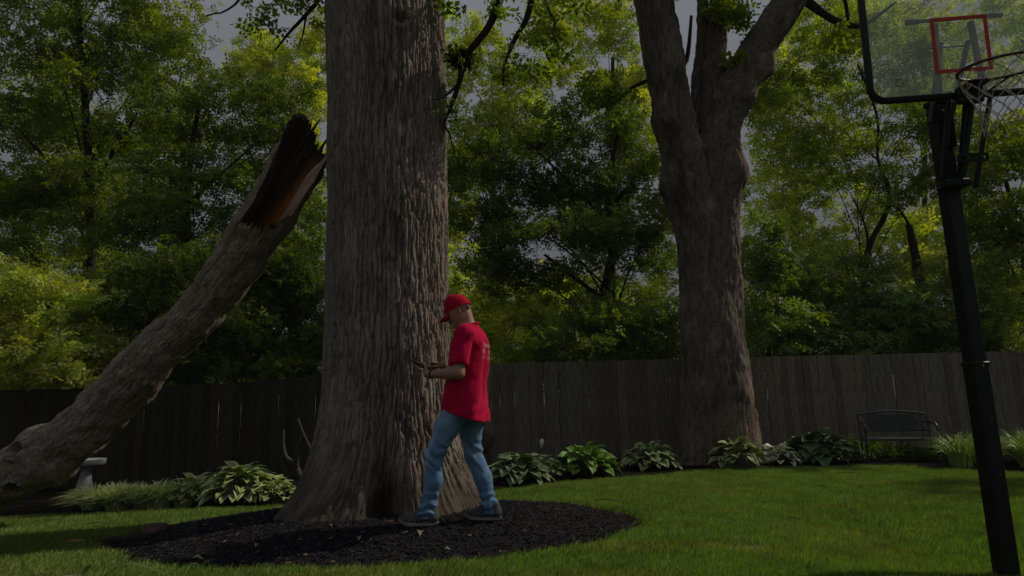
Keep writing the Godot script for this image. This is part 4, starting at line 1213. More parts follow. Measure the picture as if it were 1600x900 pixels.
# ------------------------------------------------------------------ basketball hoop
func build_hoop() -> void:
	var foot := Vector3(2.93, ground_y(2.93, -4.1), -4.1)
	var t := thing("basketball_hoop", "black steel basketball hoop with clear backboard, red rim and white net", "basketball hoop", foot)
	var psi := -0.108
	var nrm := Vector3(sin(psi), -0.055, cos(psi)).normalized()
	var right := Vector3(cos(psi), 0, -sin(psi))
	var up := nrm.cross(right)
	var rc := Vector3(2.95, 2.917, -3.52) - foot      # middle of the rim
	var face := rc - nrm * 0.37                         # on the board, at the height of the rim
	var bb := Basis(right, up, nrm)
	# pole: two square sections, the upper one slipped into the lower
	var pb := Basis(Vector3.UP, 0.12)
	part("pole", bevel_box(Vector3(0.106, 1.50, 0.106), 0.010, Vector3(0, 0.55, 0), pb), M.black_steel, t)
	part("pole", bevel_box(Vector3(0.098, 1.80, 0.098), 0.010, Vector3(0, 2.15, 0), pb), M.black_steel, t)
	part("pole_cap", bevel_box(Vector3(0.112, 0.04, 0.112), 0.008, Vector3(0, 3.07, 0), pb), M.black_plastic, t)
	part("collar", bevel_box(Vector3(0.113, 0.03, 0.113), 0.006, Vector3(0, 1.295, 0), pb), M.black_steel, t)
	for y in [0.62, 0.95, 1.28]:
		part("bolt", lathe_at([Vector2(0.0, -0.061), Vector2(0.008, -0.060), Vector2(0.008, 0.060), Vector2(0.0, 0.061)], 8, Transform3D(pb * Basis(Vector3.RIGHT, PI / 2), Vector3(0.0, y, 0))), M.grey_steel, t)
	# backboard: clear sheet with rounded corners, black edge trim and red square
	var hw := 0.585
	var b0 := -0.03
	var b1 := 0.78
	var loop := []
	var rad := 0.085
	for c in [[hw - rad, b0 + rad, -PI / 2], [hw - rad, b1 - rad, 0.0], [-hw + rad, b1 - rad, PI / 2], [-hw + rad, b0 + rad, PI]]:
		for k in 7:
			var a: float = c[2] + PI / 2 * k / 6.0
			loop.append(Vector2(c[0] + rad * cos(a), c[1] + rad * sin(a)))
	var st := SurfaceTool.new()
	st.begin(Mesh.PRIMITIVE_TRIANGLES)
	for zz in [0.0, -0.006]:
		for k in loop.size():
			var p: Vector2 = loop[k]
			var q: Vector2 = loop[(k + 1) % loop.size()]
			var tri := [Vector2(0, 0.38), q, p] if zz == 0.0 else [Vector2(0, 0.38), p, q]
			for e in tri:
				st.set_normal(nrm if zz == 0.0 else -nrm)
				st.add_vertex(face + bb * Vector3(e.x * 0.997, e.y * 0.997, zz))
	part("backboard", st.commit(), M.acrylic, t)
	var trim := PackedVector3Array()
	for cs in [Vector2(-0.014, 0.012), Vector2(0.022, 0.012), Vector2(0.022, -0.02), Vector2(-0.014, -0.02)]:
		for k in loop.size():
			var p: Vector2 = loop[k]
			var q: Vector2 = loop[(k + 1) % loop.size()]
			var o: Vector2 = loop[(k + loop.size() - 1) % loop.size()]
			var out := -(q - o).normalized().orthogonal()
			if out.dot(p - Vector2(0, 0.38)) < 0.0:
				out = -out
			trim.append(face + bb * Vector3(p.x + out.x * cs.x, p.y + out.y * cs.x, cs.y))
	var n := loop.size()
	trim.append_array(trim.slice(0, n))
	part("edge_trim", grid_mesh(trim, n, 5, true, PackedColorArray(), true), M.black_plastic, t)
	# the shooter's square, printed on the face: four strips
	var sq := part("target_square", strip_box(face, bb, Vector3(-0.17, 0.32, 0.003), Vector3(0.36, 0.030, 0.002)), M.square_red, t)
	sq.mesh = four_strips(face, bb, 0.352, 0.385, 0.125, 0.024)
	var mark := []
	for k in 21:
		var a := TAU * k / 20.0
		var p := face + bb * Vector3(-0.405 + 0.024 * cos(a), 0.085 + 0.024 * sin(a), 0.002)
		mark.append(Vector4(p.x, p.y, p.z, 0.0035))
	part("faded_mark", tube_mesh(mark, 5), M.faded_print, t)
	# frame behind the board
	for sx in [-0.14, 0.14]:
		var a := face + bb * Vector3(sx * 0.8, 0.50, -0.06)
		var b := face + bb * Vector3(sx * 1.0, -0.02, -0.05)
		part("board_upright", slat_between(a, b, 0.036, 0.03), M.grey_steel, t)
	part("cross_bar", tube_mesh(bar(face + bb * Vector3(-0.27, 0.52, -0.045), face + bb * Vector3(0.25, 0.52, -0.045), 0.013), 12), M.black_steel, t)
	for sx in [-1.0, 1.0]:
		part("bar_end", tube_mesh(bar(face + bb * Vector3(sx * 0.26 - 0.04, 0.52, -0.045), face + bb * Vector3(sx * 0.26 + 0.04, 0.52, -0.045), 0.018), 12), M.black_plastic, t)
	part("tie_rod", tube_mesh(bar(face + bb * Vector3(-0.13, 0.36, -0.12), face + bb * Vector3(0.13, 0.36, -0.12), 0.006), 8), M.grey_steel, t)
	# lifting arms from the post to the board
	for sx in [-1.0, 1.0]:
		var s: Vector3 = right * 0.064 * sx
		part("upper_arm", slat_between(Vector3(0, 2.93, 0.02) + s, face + up * 0.37 + right * 0.085 * sx - nrm * 0.06, 0.035, 0.022), M.grey_steel, t)
		part("lower_arm", slat_between(Vector3(0, 2.52, 0.05) + s, face + up * 0.02 + right * 0.075 * sx - nrm * 0.05, 0.038, 0.022), M.black_steel, t)
		part("brace", slat_between(Vector3(0.0, 2.43, 0.09) + right * (0.055 + 0.05 * sx), face - up * 0.035 + right * (0.085 + 0.075 * sx) - nrm * 0.03, 0.032, 0.02), M.black_steel, t)
	part("pivot_plate", bevel_box(Vector3(0.11, 0.26, 0.02), 0.004, Vector3(0.0, 2.86, 0.06), bb), M.black_steel, t)
	part("pivot_bracket", bevel_box(Vector3(0.15, 0.05, 0.14), 0.008, Vector3(0.0, 2.47, 0.05), bb), M.black_steel, t)
	for h in [2.46, 2.93]:
		part("pivot_pin", tube_mesh(bar(Vector3(0, h, 0.03) - right * 0.085, Vector3(0, h, 0.03) + right * 0.085, 0.011), 10), M.grey_steel, t)
	# height adjuster: a plate with holes between the arms
	var ad := st_plate_with_holes()
	var adm := part("height_plate", ad, M.black_steel, t)
	adm.transform = Transform3D(bb, Vector3(0.045, 2.60, 0.20))
	part("adjuster_rod", slat_between(Vector3(0.02, 2.5, 0.12), face - nrm * 0.06 - up * 0.03 + right * 0.06, 0.03, 0.03), M.black_steel, t)
	# rim bracket, rim and braces
	part("rim_bracket", bevel_box(Vector3(0.15, 0.11, 0.05), 0.006, face + bb * Vector3(0.0, -0.045, 0.027), bb), M.black_steel, t)
	part("rim_plate", bevel_box(Vector3(0.13, 0.012, 0.15), 0.003, face + bb * Vector3(0.0, 0.0, 0.09), bb), M.rim_red, t)
	var ring := []
	for k in 65:
		var a := TAU * k / 64.0
		var p := rc + right * 0.2286 * cos(a) + nrm * 0.2286 * sin(a) - up * 0.02 * (sin(a) + 1.0)
		ring.append(Vector4(p.x, p.y, p.z, 0.0085))
	part("rim", tube_mesh(ring, 10), M.rim_red, t)
	for sx in [-1.0, 1.0]:
		part("rim_brace", tube_mesh(bar(face + bb * Vector3(0.05 * sx, -0.07, 0.03), rc + right * 0.15 * sx - nrm * 0.172 - up * 0.004, 0.007), 8), M.rim_red, t)
	for k in 12:
		var a := TAU * (k + 0.5) / 12.0
		var c := rc + right * 0.2286 * cos(a) + nrm * 0.2286 * sin(a) - up * (0.016 + 0.02 * (sin(a) + 1.0))
		var hk := []
		for j in 7:
			var b := PI * j / 6.0
			var e := (right * -sin(a) + nrm * cos(a)) * 0.012 * cos(b) - up * 0.014 * sin(b) + up * 0.010
			hk.append(Vector4(c.x + e.x, c.y + e.y, c.z + e.z, 0.0028))
		part("net_hook", tube_mesh(hk, 6), M.rim_red, t)
	# net: cords that cross in diamonds from the hooks down to the narrower mouth
	var nv := PackedVector3Array()
	var ni := PackedInt32Array()
	for k in 12:
		for s in [-1.0, 1.0]:
			var pts := []
			for j in 19:
				var f := j / 18.0
				var zig := 0.5 + 0.5 * sin(f * PI * 6.0 - PI / 2)    # cords swing to the next knot and back
				var a: float = TAU * (k + 0.5 + s * (0.5 * zig)) / 12.0
				var r := lerpf(0.225, 0.135, smoothstep(0.0, 0.75, f)) + 0.012 * f
				var p: Vector3 = rc + (right * cos(a) + nrm * sin(a)) * r + Vector3.DOWN * (0.02 + 0.40 * f + 0.02 * (sin(a) + 1.0) * (1.0 - f))
				pts.append(Vector4(p.x, p.y, p.z, 0.0030))
			tube_into(nv, ni, pts, 5)
	part("net", arr_mesh(nv, smooth_normals(nv, ni), ni), M.net_cord, t)

func lathe_at(profile: Array, sides: int, x: Transform3D) -> ArrayMesh:
	var v := PackedVector3Array()
	for p in profile:
		for i in sides:
			var a := -TAU * i / sides
			v.append(x * Vector3(cos(a) * p.x, p.y, sin(a) * p.x))
	return grid_mesh(v, sides, profile.size(), true)

func strip_box(face: Vector3, bb: Basis, at: Vector3, size: Vector3) -> ArrayMesh:
	return bevel_box(size, 0.0004, face + bb * at, bb)

func four_strips(face: Vector3, bb: Basis, w: float, h: float, y0: float, s: float) -> ArrayMesh:
	var st := SurfaceTool.new()
	st.begin(Mesh.PRIMITIVE_TRIANGLES)
	bevel_into(st, Vector3(w, s, 0.0016), 0.0004, face + bb * Vector3(0, y0 + s / 2, 0.003), bb)
	bevel_into(st, Vector3(w, s, 0.0016), 0.0004, face + bb * Vector3(0, y0 + h - s / 2, 0.003), bb)
	for sx in [-1.0, 1.0]:
		bevel_into(st, Vector3(s, h - 2 * s, 0.0016), 0.0004, face + bb * Vector3(sx * (w - s) / 2, y0 + h / 2, 0.003), bb)
	return st.commit()

func slat_between(a: Vector3, b: Vector3, w: float, d: float) -> ArrayMesh:
	var y := (b - a).normalized()
	var x := y.cross(Vector3.BACK).normalized()
	if x.length() < 0.5:
		x = Vector3.RIGHT
	var z := x.cross(y).normalized()
	return bevel_box(Vector3(d, (b - a).length(), w), 0.004, (a + b) * 0.5, Basis(x, y, z))

func st_plate_with_holes() -> ArrayMesh:
	# a flat bar with four round holes, as a grid of ring segments
	var st := SurfaceTool.new()
	st.begin(Mesh.PRIMITIVE_TRIANGLES)
	for k in 4:
		var c := Vector3((k - 1.5) * 0.045, 0, 0)
		for j in 16:
			var a0 := TAU * j / 16.0
			var a1 := TAU * (j + 1) / 16.0
			for zz in [0.006, -0.006]:
				var q := []
				for a in [a0, a1]:
					var d := Vector3(cos(a), sin(a), 0)
					var sq := d / maxf(absf(d.x) / 0.0225, absf(d.y) / 0.028)
					q.append(c + d * 0.012 + Vector3(0, 0, zz))
					q.append(c + sq + Vector3(0, 0, zz))
				var order := [0, 3, 1, 0, 2, 3] if zz > 0 else [0, 1, 3, 0, 3, 2]
				for o in order:
					st.set_normal(Vector3(0, 0, signf(zz)))
					st.add_vertex(q[o])
			var d0 := Vector3(cos(a0), sin(a0), 0) * 0.012
			var d1 := Vector3(cos(a1), sin(a1), 0) * 0.012
			var w := [c + d0 + Vector3(0, 0, 0.006), c + d1 + Vector3(0, 0, 0.006), c + d0 - Vector3(0, 0, 0.006), c + d1 - Vector3(0, 0, 0.006)]
			for o in [0, 1, 3, 0, 3, 2]:
				st.set_normal(-d0.normalized())
				st.add_vertex(w[o])
	return st.commit()

# ------------------------------------------------------------------ bench
func build_bench() -> void:
	var at := Vector3(6.16, ground_y(6.1, -10.6) - 0.03, -10.6)
	var t := thing("garden_bench", "dark cast metal garden bench with lattice back standing against the fence", "bench", at, -0.32)
	var w := 0.50
	for sx in [-1.0, 1.0]:
		var x: float = sx * w
		var side := []
		for q in [Vector4(x, 0.0, 0.20, 0.017), Vector4(x, 0.22, 0.185, 0.017), Vector4(x, 0.42, 0.21, 0.018)]:
			side.append(q)
		part("leg", tube_mesh(catmull(side, 4), 10), M.bench_iron, t)
		part("leg", tube_mesh(catmull([Vector4(x, 0.0, -0.26, 0.017), Vector4(x, 0.22, -0.20, 0.017), Vector4(x, 0.42, -0.19, 0.018), Vector4(x, 0.62, -0.22, 0.018), Vector4(x, 0.80, -0.27, 0.016)], 4), 10), M.bench_iron, t)
		part("armrest", tube_mesh(catmull([Vector4(x, 0.66, -0.23, 0.016), Vector4(x, 0.67, 0.02, 0.017), Vector4(x, 0.645, 0.20, 0.018), Vector4(x, 0.58, 0.25, 0.016), Vector4(x, 0.50, 0.23, 0.014), Vector4(x, 0.42, 0.21, 0.014)], 4), 10), M.bench_iron, t)
	for k in 7:
		part("seat_slat", bevel_box(Vector3(w * 2, 0.018, 0.046), 0.005, Vector3(0, 0.43, 0.195 - k * 0.060)), M.bench_iron, t)
	part("seat_rail", tube_mesh(bar(Vector3(-w, 0.415, 0.215), Vector3(w, 0.415, 0.215), 0.016), 10), M.bench_iron, t)
	# back: arched top rail, lower rail and a lattice of crossing bars with rosettes
	var top := []
	for k in 13:
		var f := k / 12.0
		top.append(Vector4(lerpf(-w, w, f), 0.795 + 0.05 * sin(f * PI), -0.27, 0.017))
	part("back_rail", tube_mesh(top, 10), M.bench_iron, t)
	part("back_rail", tube_mesh(bar(Vector3(-w, 0.535, -0.205), Vector3(w, 0.535, -0.205), 0.013), 10), M.bench_iron, t)
	for k in 33:
		for s in [-1.0, 1.0]:
			var xa: float = -w - 0.1 + k * 0.0375 - 0.09 * s
			var xb: float = xa + 0.18 * s
			var ya := 0.545
			var a := Vector3(xa, ya, -0.207)
			var b := Vector3(xb, 0.80, -0.268)
			if xa < -w + 0.01 or xa > w - 0.01 or xb < -w + 0.01 or xb > w - 0.01:
				continue
			part("lattice_bar", tube_mesh(bar(a, b, 0.009), 6), M.bench_iron, t)
	for k in 9:
		var f := (k + 0.5) / 9.0
		part("rosette", lathe_at([Vector2(0.0, -0.01), Vector2(0.028, -0.008), Vector2(0.030, 0.0), Vector2(0.016, 0.008), Vector2(0.0, 0.012)], 12, Transform3D(Basis(Vector3.RIGHT, PI / 2 - 0.23), Vector3(lerpf(-w, w, f), 0.672, -0.236))), M.bench_iron, t)
	for k in 4:
		part("back_spindle", tube_mesh(bar(Vector3(-0.4 + k * 0.266, 0.44, -0.19), Vector3(-0.4 + k * 0.266, 0.535, -0.205), 0.009), 8), M.bench_iron, t)

# ------------------------------------------------------------------ bird bath
func build_bird_bath() -> void:
	var x := -5.86
	var z := -9.0
	var t := thing("bird_bath", "pale concrete bird bath pedestal half hidden behind the leaning broken limb", "bird bath", Vector3(x, ground_y(x, z) + 0.04, z))
	part("pedestal", lathe([Vector2(0.0, 0.0), Vector2(0.115, 0.0), Vector2(0.12, 0.03), Vector2(0.105, 0.06), Vector2(0.10, 0.075), Vector2(0.112, 0.13), Vector2(0.108, 0.20), Vector2(0.090, 0.28), Vector2(0.070, 0.36), Vector2(0.060, 0.43), Vector2(0.062, 0.455), Vector2(0.075, 0.47), Vector2(0.075, 0.49), Vector2(0.0, 0.49)], 32), M.concrete, t)
	part("basin", lathe([Vector2(0.0, 0.485), Vector2(0.11, 0.485), Vector2(0.20, 0.505), Vector2(0.225, 0.53), Vector2(0.230, 0.585), Vector2(0.222, 0.592), Vector2(0.20, 0.588), Vector2(0.14, 0.555), Vector2(0.0, 0.54)], 40), M.concrete, t)

# ------------------------------------------------------------------ plants in the bed
func hosta_leaf(sd: int, wide: float, variegated: bool, base: Color, rim: Color) -> ArrayMesh:
	# an ovate leaf along +X with a long stalk, ribbed, arching and pointed; unit length 1
	var r := RandomNumberGenerator.new()
	r.seed = sd
	var v := PackedVector3Array()
	var c := PackedColorArray()
	var nu := 9
	var nv := 10
	var arch := r.randf_range(0.25, 0.5)
	for j in nv:
		var t := float(j) / (nv - 1)
		var hw := wide * 0.5 * pow(sin(PI * pow(t, 0.62)), 0.85) * (1.0 - 0.25 * t)
		if j == nv - 1:
			hw = 0.004
		for i in nu:
			var s := float(i) / (nu - 1) * 2.0 - 1.0
			var y := arch * (t - 1.1 * t * t) + hw * 0.45 * absf(s) - 0.12 * hw * s * s + 0.012 * sin(s * 14.0) + 0.02 * sin(t * 9.0 + s * 2.0 + sd)
			v.append(Vector3(t, y, s * hw))
			var e := smoothstep(0.55, 0.72, absf(s) + 0.12 * sin(t * 17.0 + sd)) if variegated else 0.0
			var q := base.lerp(rim, e)
			c.append(Color(q.r, q.g, q.b))
	return grid_mesh(v, nu, nv, false, c)

func hosta(label: String, at: Vector2, radius: float, height: float, count: int, meshes: Array, group := "") -> Node3D:
	var p := Vector3(at.x, ground_y(at.x, at.y) + 0.03, at.y)
	var t := thing("hosta", label, "plant", p, 0.0, group)
	count = int(count * 1.7)
	for k in count:
		var f := (k + 0.5) / count
		var a := k * 2.39996 + rng.randf_range(-0.25, 0.25)
		var ring := sqrt(f)
		var len := radius * rng.randf_range(0.36, 0.52)
		var start := Vector3(cos(a), 0, sin(a)) * radius * ring * 0.72
		start.y = height * (1.05 - 0.75 * ring * ring) * rng.randf_range(0.8, 1.08)
		var o := part("leaf", meshes[rng.randi() % meshes.size()], M.hosta_leaf, t)
		var dip := lerpf(0.55, -0.35, ring) + rng.randf_range(-0.2, 0.2)
		o.transform = Transform3D((Basis(Vector3.UP, -a) * Basis(Vector3.BACK, dip) * Basis(Vector3.RIGHT, rng.randf_range(-0.35, 0.35))).scaled(Vector3(len, len, len)), start)
	var sv := PackedVector3Array()
	var si := PackedInt32Array()
	for k in mini(count, 18):
		var a := k * 2.39996
		var ring := sqrt((k + 0.5) / count)
		tube_into(sv, si, [Vector4(0, 0, 0, 0.006), Vector4(cos(a) * radius * ring * 0.3, height * 0.45, sin(a) * radius * ring * 0.3, 0.005), Vector4(cos(a) * radius * ring * 0.55, height * (1.0 - 0.7 * ring * ring), sin(a) * radius * ring * 0.55, 0.004)], 5)
	part("stalks", arr_mesh(sv, smooth_normals(sv, si), si), M.green_stalk, t)
	return t

func strap_plant(called: String, label: String, cat: String, at: Vector2, n: int, len: float, spread: float, wid: float, c: Color, edge: Color, group := "") -> Node3D:
	# arching strap leaves in one clump
	var p := Vector3(at.x, ground_y(at.x, at.y) + 0.02, at.y)
	var t := thing(called, label, cat, p, 0.0, group)
	var v := PackedVector3Array()
	var idx := PackedInt32Array()
	var col := PackedColorArray()
	for k in n:
		var a := rng.randf() * TAU
		var l := len * rng.randf_range(0.6, 1.15)
		var out := Vector3(cos(a), 0, sin(a))
		var side := Vector3(-sin(a), 0, cos(a))
		var reach := spread * rng.randf_range(0.35, 1.1)
		var o := out * rng.randf() * spread * 0.35
		var b := v.size()
		var tone := rng.randf_range(0.75, 1.25)
		for j in 6:
			var f := j / 5.0
			var q := o + out * reach * f * f + Vector3.UP * l * (1.25 * f - 0.65 * f * f * f * (reach / spread))
			var w := wid * (1.0 - pow(f, 2.5)) * 0.5 + 0.0006
			for s in 3:
				v.append(q + side * w * (s - 1) + Vector3.UP * (w * 0.5 if s != 1 else 0.0))
				var e := c.lerp(edge, 1.0 if s != 1 else 0.15) * tone
				col.append(Color(e.r, e.g, e.b))
		for j in 5:
			for s in 2:
				var q := b + j * 3 + s
				idx.append_array([q, q + 3, q + 1, q + 1, q + 3, q + 4])
	part("leaves", arr_mesh(v, smooth_normals(v, idx), idx, col), M.hosta_leaf, t).set_meta("kind", "stuff")
	return t

func build_plants() -> void:
	mat("green_stalk", lin(0.09, 0.13, 0.04), 0.6)
	var dull := []
	var bright := []
	var varieg := []
	var white := []
	var dark := []
	var lime := []
	for k in 4:
		dull.append(hosta_leaf(k, 0.82, k % 2 == 0, Color(0.14, 0.20, 0.10), Color(0.24, 0.29, 0.16)))
		bright.append(hosta_leaf(k + 10, 0.92, false, Color(0.17, 0.31, 0.06), Color(0.2, 0.33, 0.07)))
		varieg.append(hosta_leaf(k + 20, 0.84, true, Color(0.16, 0.25, 0.09), Color(0.43, 0.47, 0.25)))
		white.append(hosta_leaf(k + 30, 0.86, true, Color(0.3, 0.36, 0.24), Color(0.66, 0.66, 0.58)))
		dark.append(hosta_leaf(k + 40, 0.88, false, Color(0.09, 0.155, 0.06), Color(0.11, 0.17, 0.07)))
		lime.append(hosta_leaf(k + 50, 0.66, true, Color(0.28, 0.37, 0.11), Color(0.58, 0.62, 0.32)))
	hosta("dull green hosta nearest the man's legs, behind the mulch ring", Vector2(0.02, -8.85), 0.48, 0.30, 46, dull)
	hosta("small grey green hosta just left of the bright green hosta", Vector2(0.38, -9.15), 0.30, 0.24, 26, dull)
	hosta("bright plain green hosta with broad leaves at the lawn edge", Vector2(0.98, -9.45), 0.46, 0.36, 44, bright)
	hosta("green and cream edged hosta between the bright hosta and the forked tree", Vector2(2.06, -10.2), 0.44, 0.32, 40, varieg)
	hosta("pale edged hosta at the foot of the forked tree", Vector2(3.42, -10.25), 0.44, 0.36, 42, varieg)
	hosta("small whitish leaved hosta beside the base of the forked tree", Vector2(4.12, -10.4), 0.34, 0.26, 28, white)
	hosta("dark green hosta between the whitish hosta and the bench", Vector2(4.92, -10.75), 0.60, 0.36, 46, dark)
	hosta("large yellow edged hosta left of the oak at the lawn edge", Vector2(-3.22, -7.75), 0.46, 0.36, 64, lime)
	hosta("smaller yellow edged hosta beside the strappy border left of the oak", Vector2(-3.78, -7.85), 0.34, 0.28, 34, lime)
	hosta("low yellow edged hosta touching the roots of the oak", Vector2(-2.78, -7.6), 0.30, 0.22, 26, lime)
	var k := 0
	for x in [-5.02, -4.84, -4.64, -4.4, -4.16, -3.92]:
		strap_plant("lily_turf", ["leftmost strappy cream striped clump in front of the bird bath", "second strappy striped clump from the bird bath", "third strappy striped clump, middle of the row left of the hostas", "fourth strappy striped clump of the left border", "fifth strappy striped clump, next but one to the yellow edged hostas", "strappy striped clump touching the yellow edged hostas"][k], "plant", Vector2(x, -7.75 - 0.1 * (k % 2) - (0.15 if k < 2 else 0.0)), 420, 0.30, 0.34, 0.016, Color(0.42, 0.52, 0.15), Color(0.82, 0.84, 0.48), "strappy clumps of the left border")
		k += 1
	k = 0
	for q in [[6.85, -9.75], [6.35, -9.45], [7.35, -9.5], [7.7, -9.1], [7.0, -9.0]]:
		strap_plant("daylily", ["daylily clump behind the hoop post, close to the bench end", "daylily clump just left of the hoop post at the lawn edge", "daylily clump right of the hoop post by the fence", "daylily clump at the right edge of the garden bed", "daylily clump directly behind the hoop post at the lawn edge"][k], "plant", Vector2(q[0], q[1]), 200, 0.52, 0.42, 0.018, Color(0.30, 0.42, 0.10), Color(0.36, 0.48, 0.13), "daylilies at the right")
		k += 1
	# low shrub under the bench
	var t := thing("low_shrub", "low dark leafy plant spreading under the metal bench", "plant", Vector3(6.2, ground_y(6.2, -11.1), -11.1))
	part("stem", tube_mesh([Vector4(0, 0, 0, 0.02), Vector4(0.02, 0.25, 0, 0.01)], 8), M.twig, t)
	leaves("foliage", [[Vector3(-0.35, 0.16, 0.05), Vector3(0.35, 0.16, 0.3), 40], [Vector3(0.3, 0.17, 0.1), Vector3(0.4, 0.16, 0.3), 50], [Vector3(0.0, 0.2, -0.2), Vector3(0.5, 0.2, 0.25), 50]], t, 0.06, Color(0.09, 0.15, 0.03), 0.3)
	t = thing("low_shrub", "dark leafy groundcover between the bench and the daylilies", "plant", Vector3(6.75, ground_y(6.75, -10.3), -10.3))
	part("stem", tube_mesh([Vector4(0, 0, 0, 0.02), Vector4(0.02, 0.2, 0, 0.01)], 8), M.twig, t)
	leaves("foliage", [[Vector3(-0.1, 0.14, 0.0), Vector3(0.4, 0.14, 0.3), 60], [Vector3(0.3, 0.17, 0.1), Vector3(0.3, 0.16, 0.3), 40]], t, 0.06, Color(0.09, 0.16, 0.03), 0.3)
	# the white flower
	t = thing("white_flower", "single white flower on a thin stem above the dull green hosta", "flower", Vector3(0.36, ground_y(0.36, -9.9), -9.9))
	part("stem", tube_mesh([Vector4(0, 0, 0, 0.006), Vector4(0.01, 0.3, 0, 0.005), Vector4(0.02, 0.42, 0, 0.004)], 6), M.green_stalk, t)
	part("petal", lathe_at([Vector2(0.004, 0.0), Vector2(0.018, 0.03), Vector2(0.032, 0.075), Vector2(0.036, 0.10), Vector2(0.022, 0.125), Vector2(0.002, 0.14)], 12, Transform3D(Basis(Vector3.FORWARD, 0.15), Vector3(0.02, 0.41, 0))), M.white_petal, t)
	# long blades in the near left corner
	t = thing("iris_plant", "broad bent green blades in the near bottom left corner", "plant", Vector3(-2.75, ground_y(-2.75, -3.9), -3.9))
	var j := 0
	for q in [[Vector3(-0.05, 0, 0), Vector3(-0.08, 0.12, 0.02), Vector3(-0.08, 0.20, 0.05), 0.014], [Vector3(0.05, 0, 0), Vector3(0.14, 0.09, 0.05), Vector3(0.30, 0.10, 0.08), 0.016], [Vector3(0.28, 0, 0.02), Vector3(0.50, 0.15, 0.02), Vector3(0.80, 0.08, 0.06), 0.010], [Vector3(0.22, 0, 0.0), Vector3(0.26, 0.11, 0.0), Vector3(0.30, 0.15, 0.02), 0.020], [Vector3(-0.2, 0, 0.0), Vector3(-0.26, 0.10, 0.0), Vector3(-0.38, 0.12, 0.02), 0.016]]:
		var pts := catmull([q[0], q[1], q[2]], 6)
		var v := PackedVector3Array()
		var c := PackedColorArray()
		for i in pts.size():
			var f := float(i) / (pts.size() - 1)
			var w: float = q[3] * (1.0 - pow(f, 3.0)) + 0.001
			for s in 3:
				v.append(pts[i] + Vector3(0.6, 0.35, -0.7).normalized() * w * (s - 1) + Vector3(0, -0.3 * w if s == 1 else 0.0, 0))
				c.append(Color(0.12, 0.19, 0.04) if j % 2 == 0 else Color(0.20, 0.24, 0.13))
		part("blade", grid_mesh(v, 3, pts.size(), false, c), M.hosta_leaf, t)
		j += 1

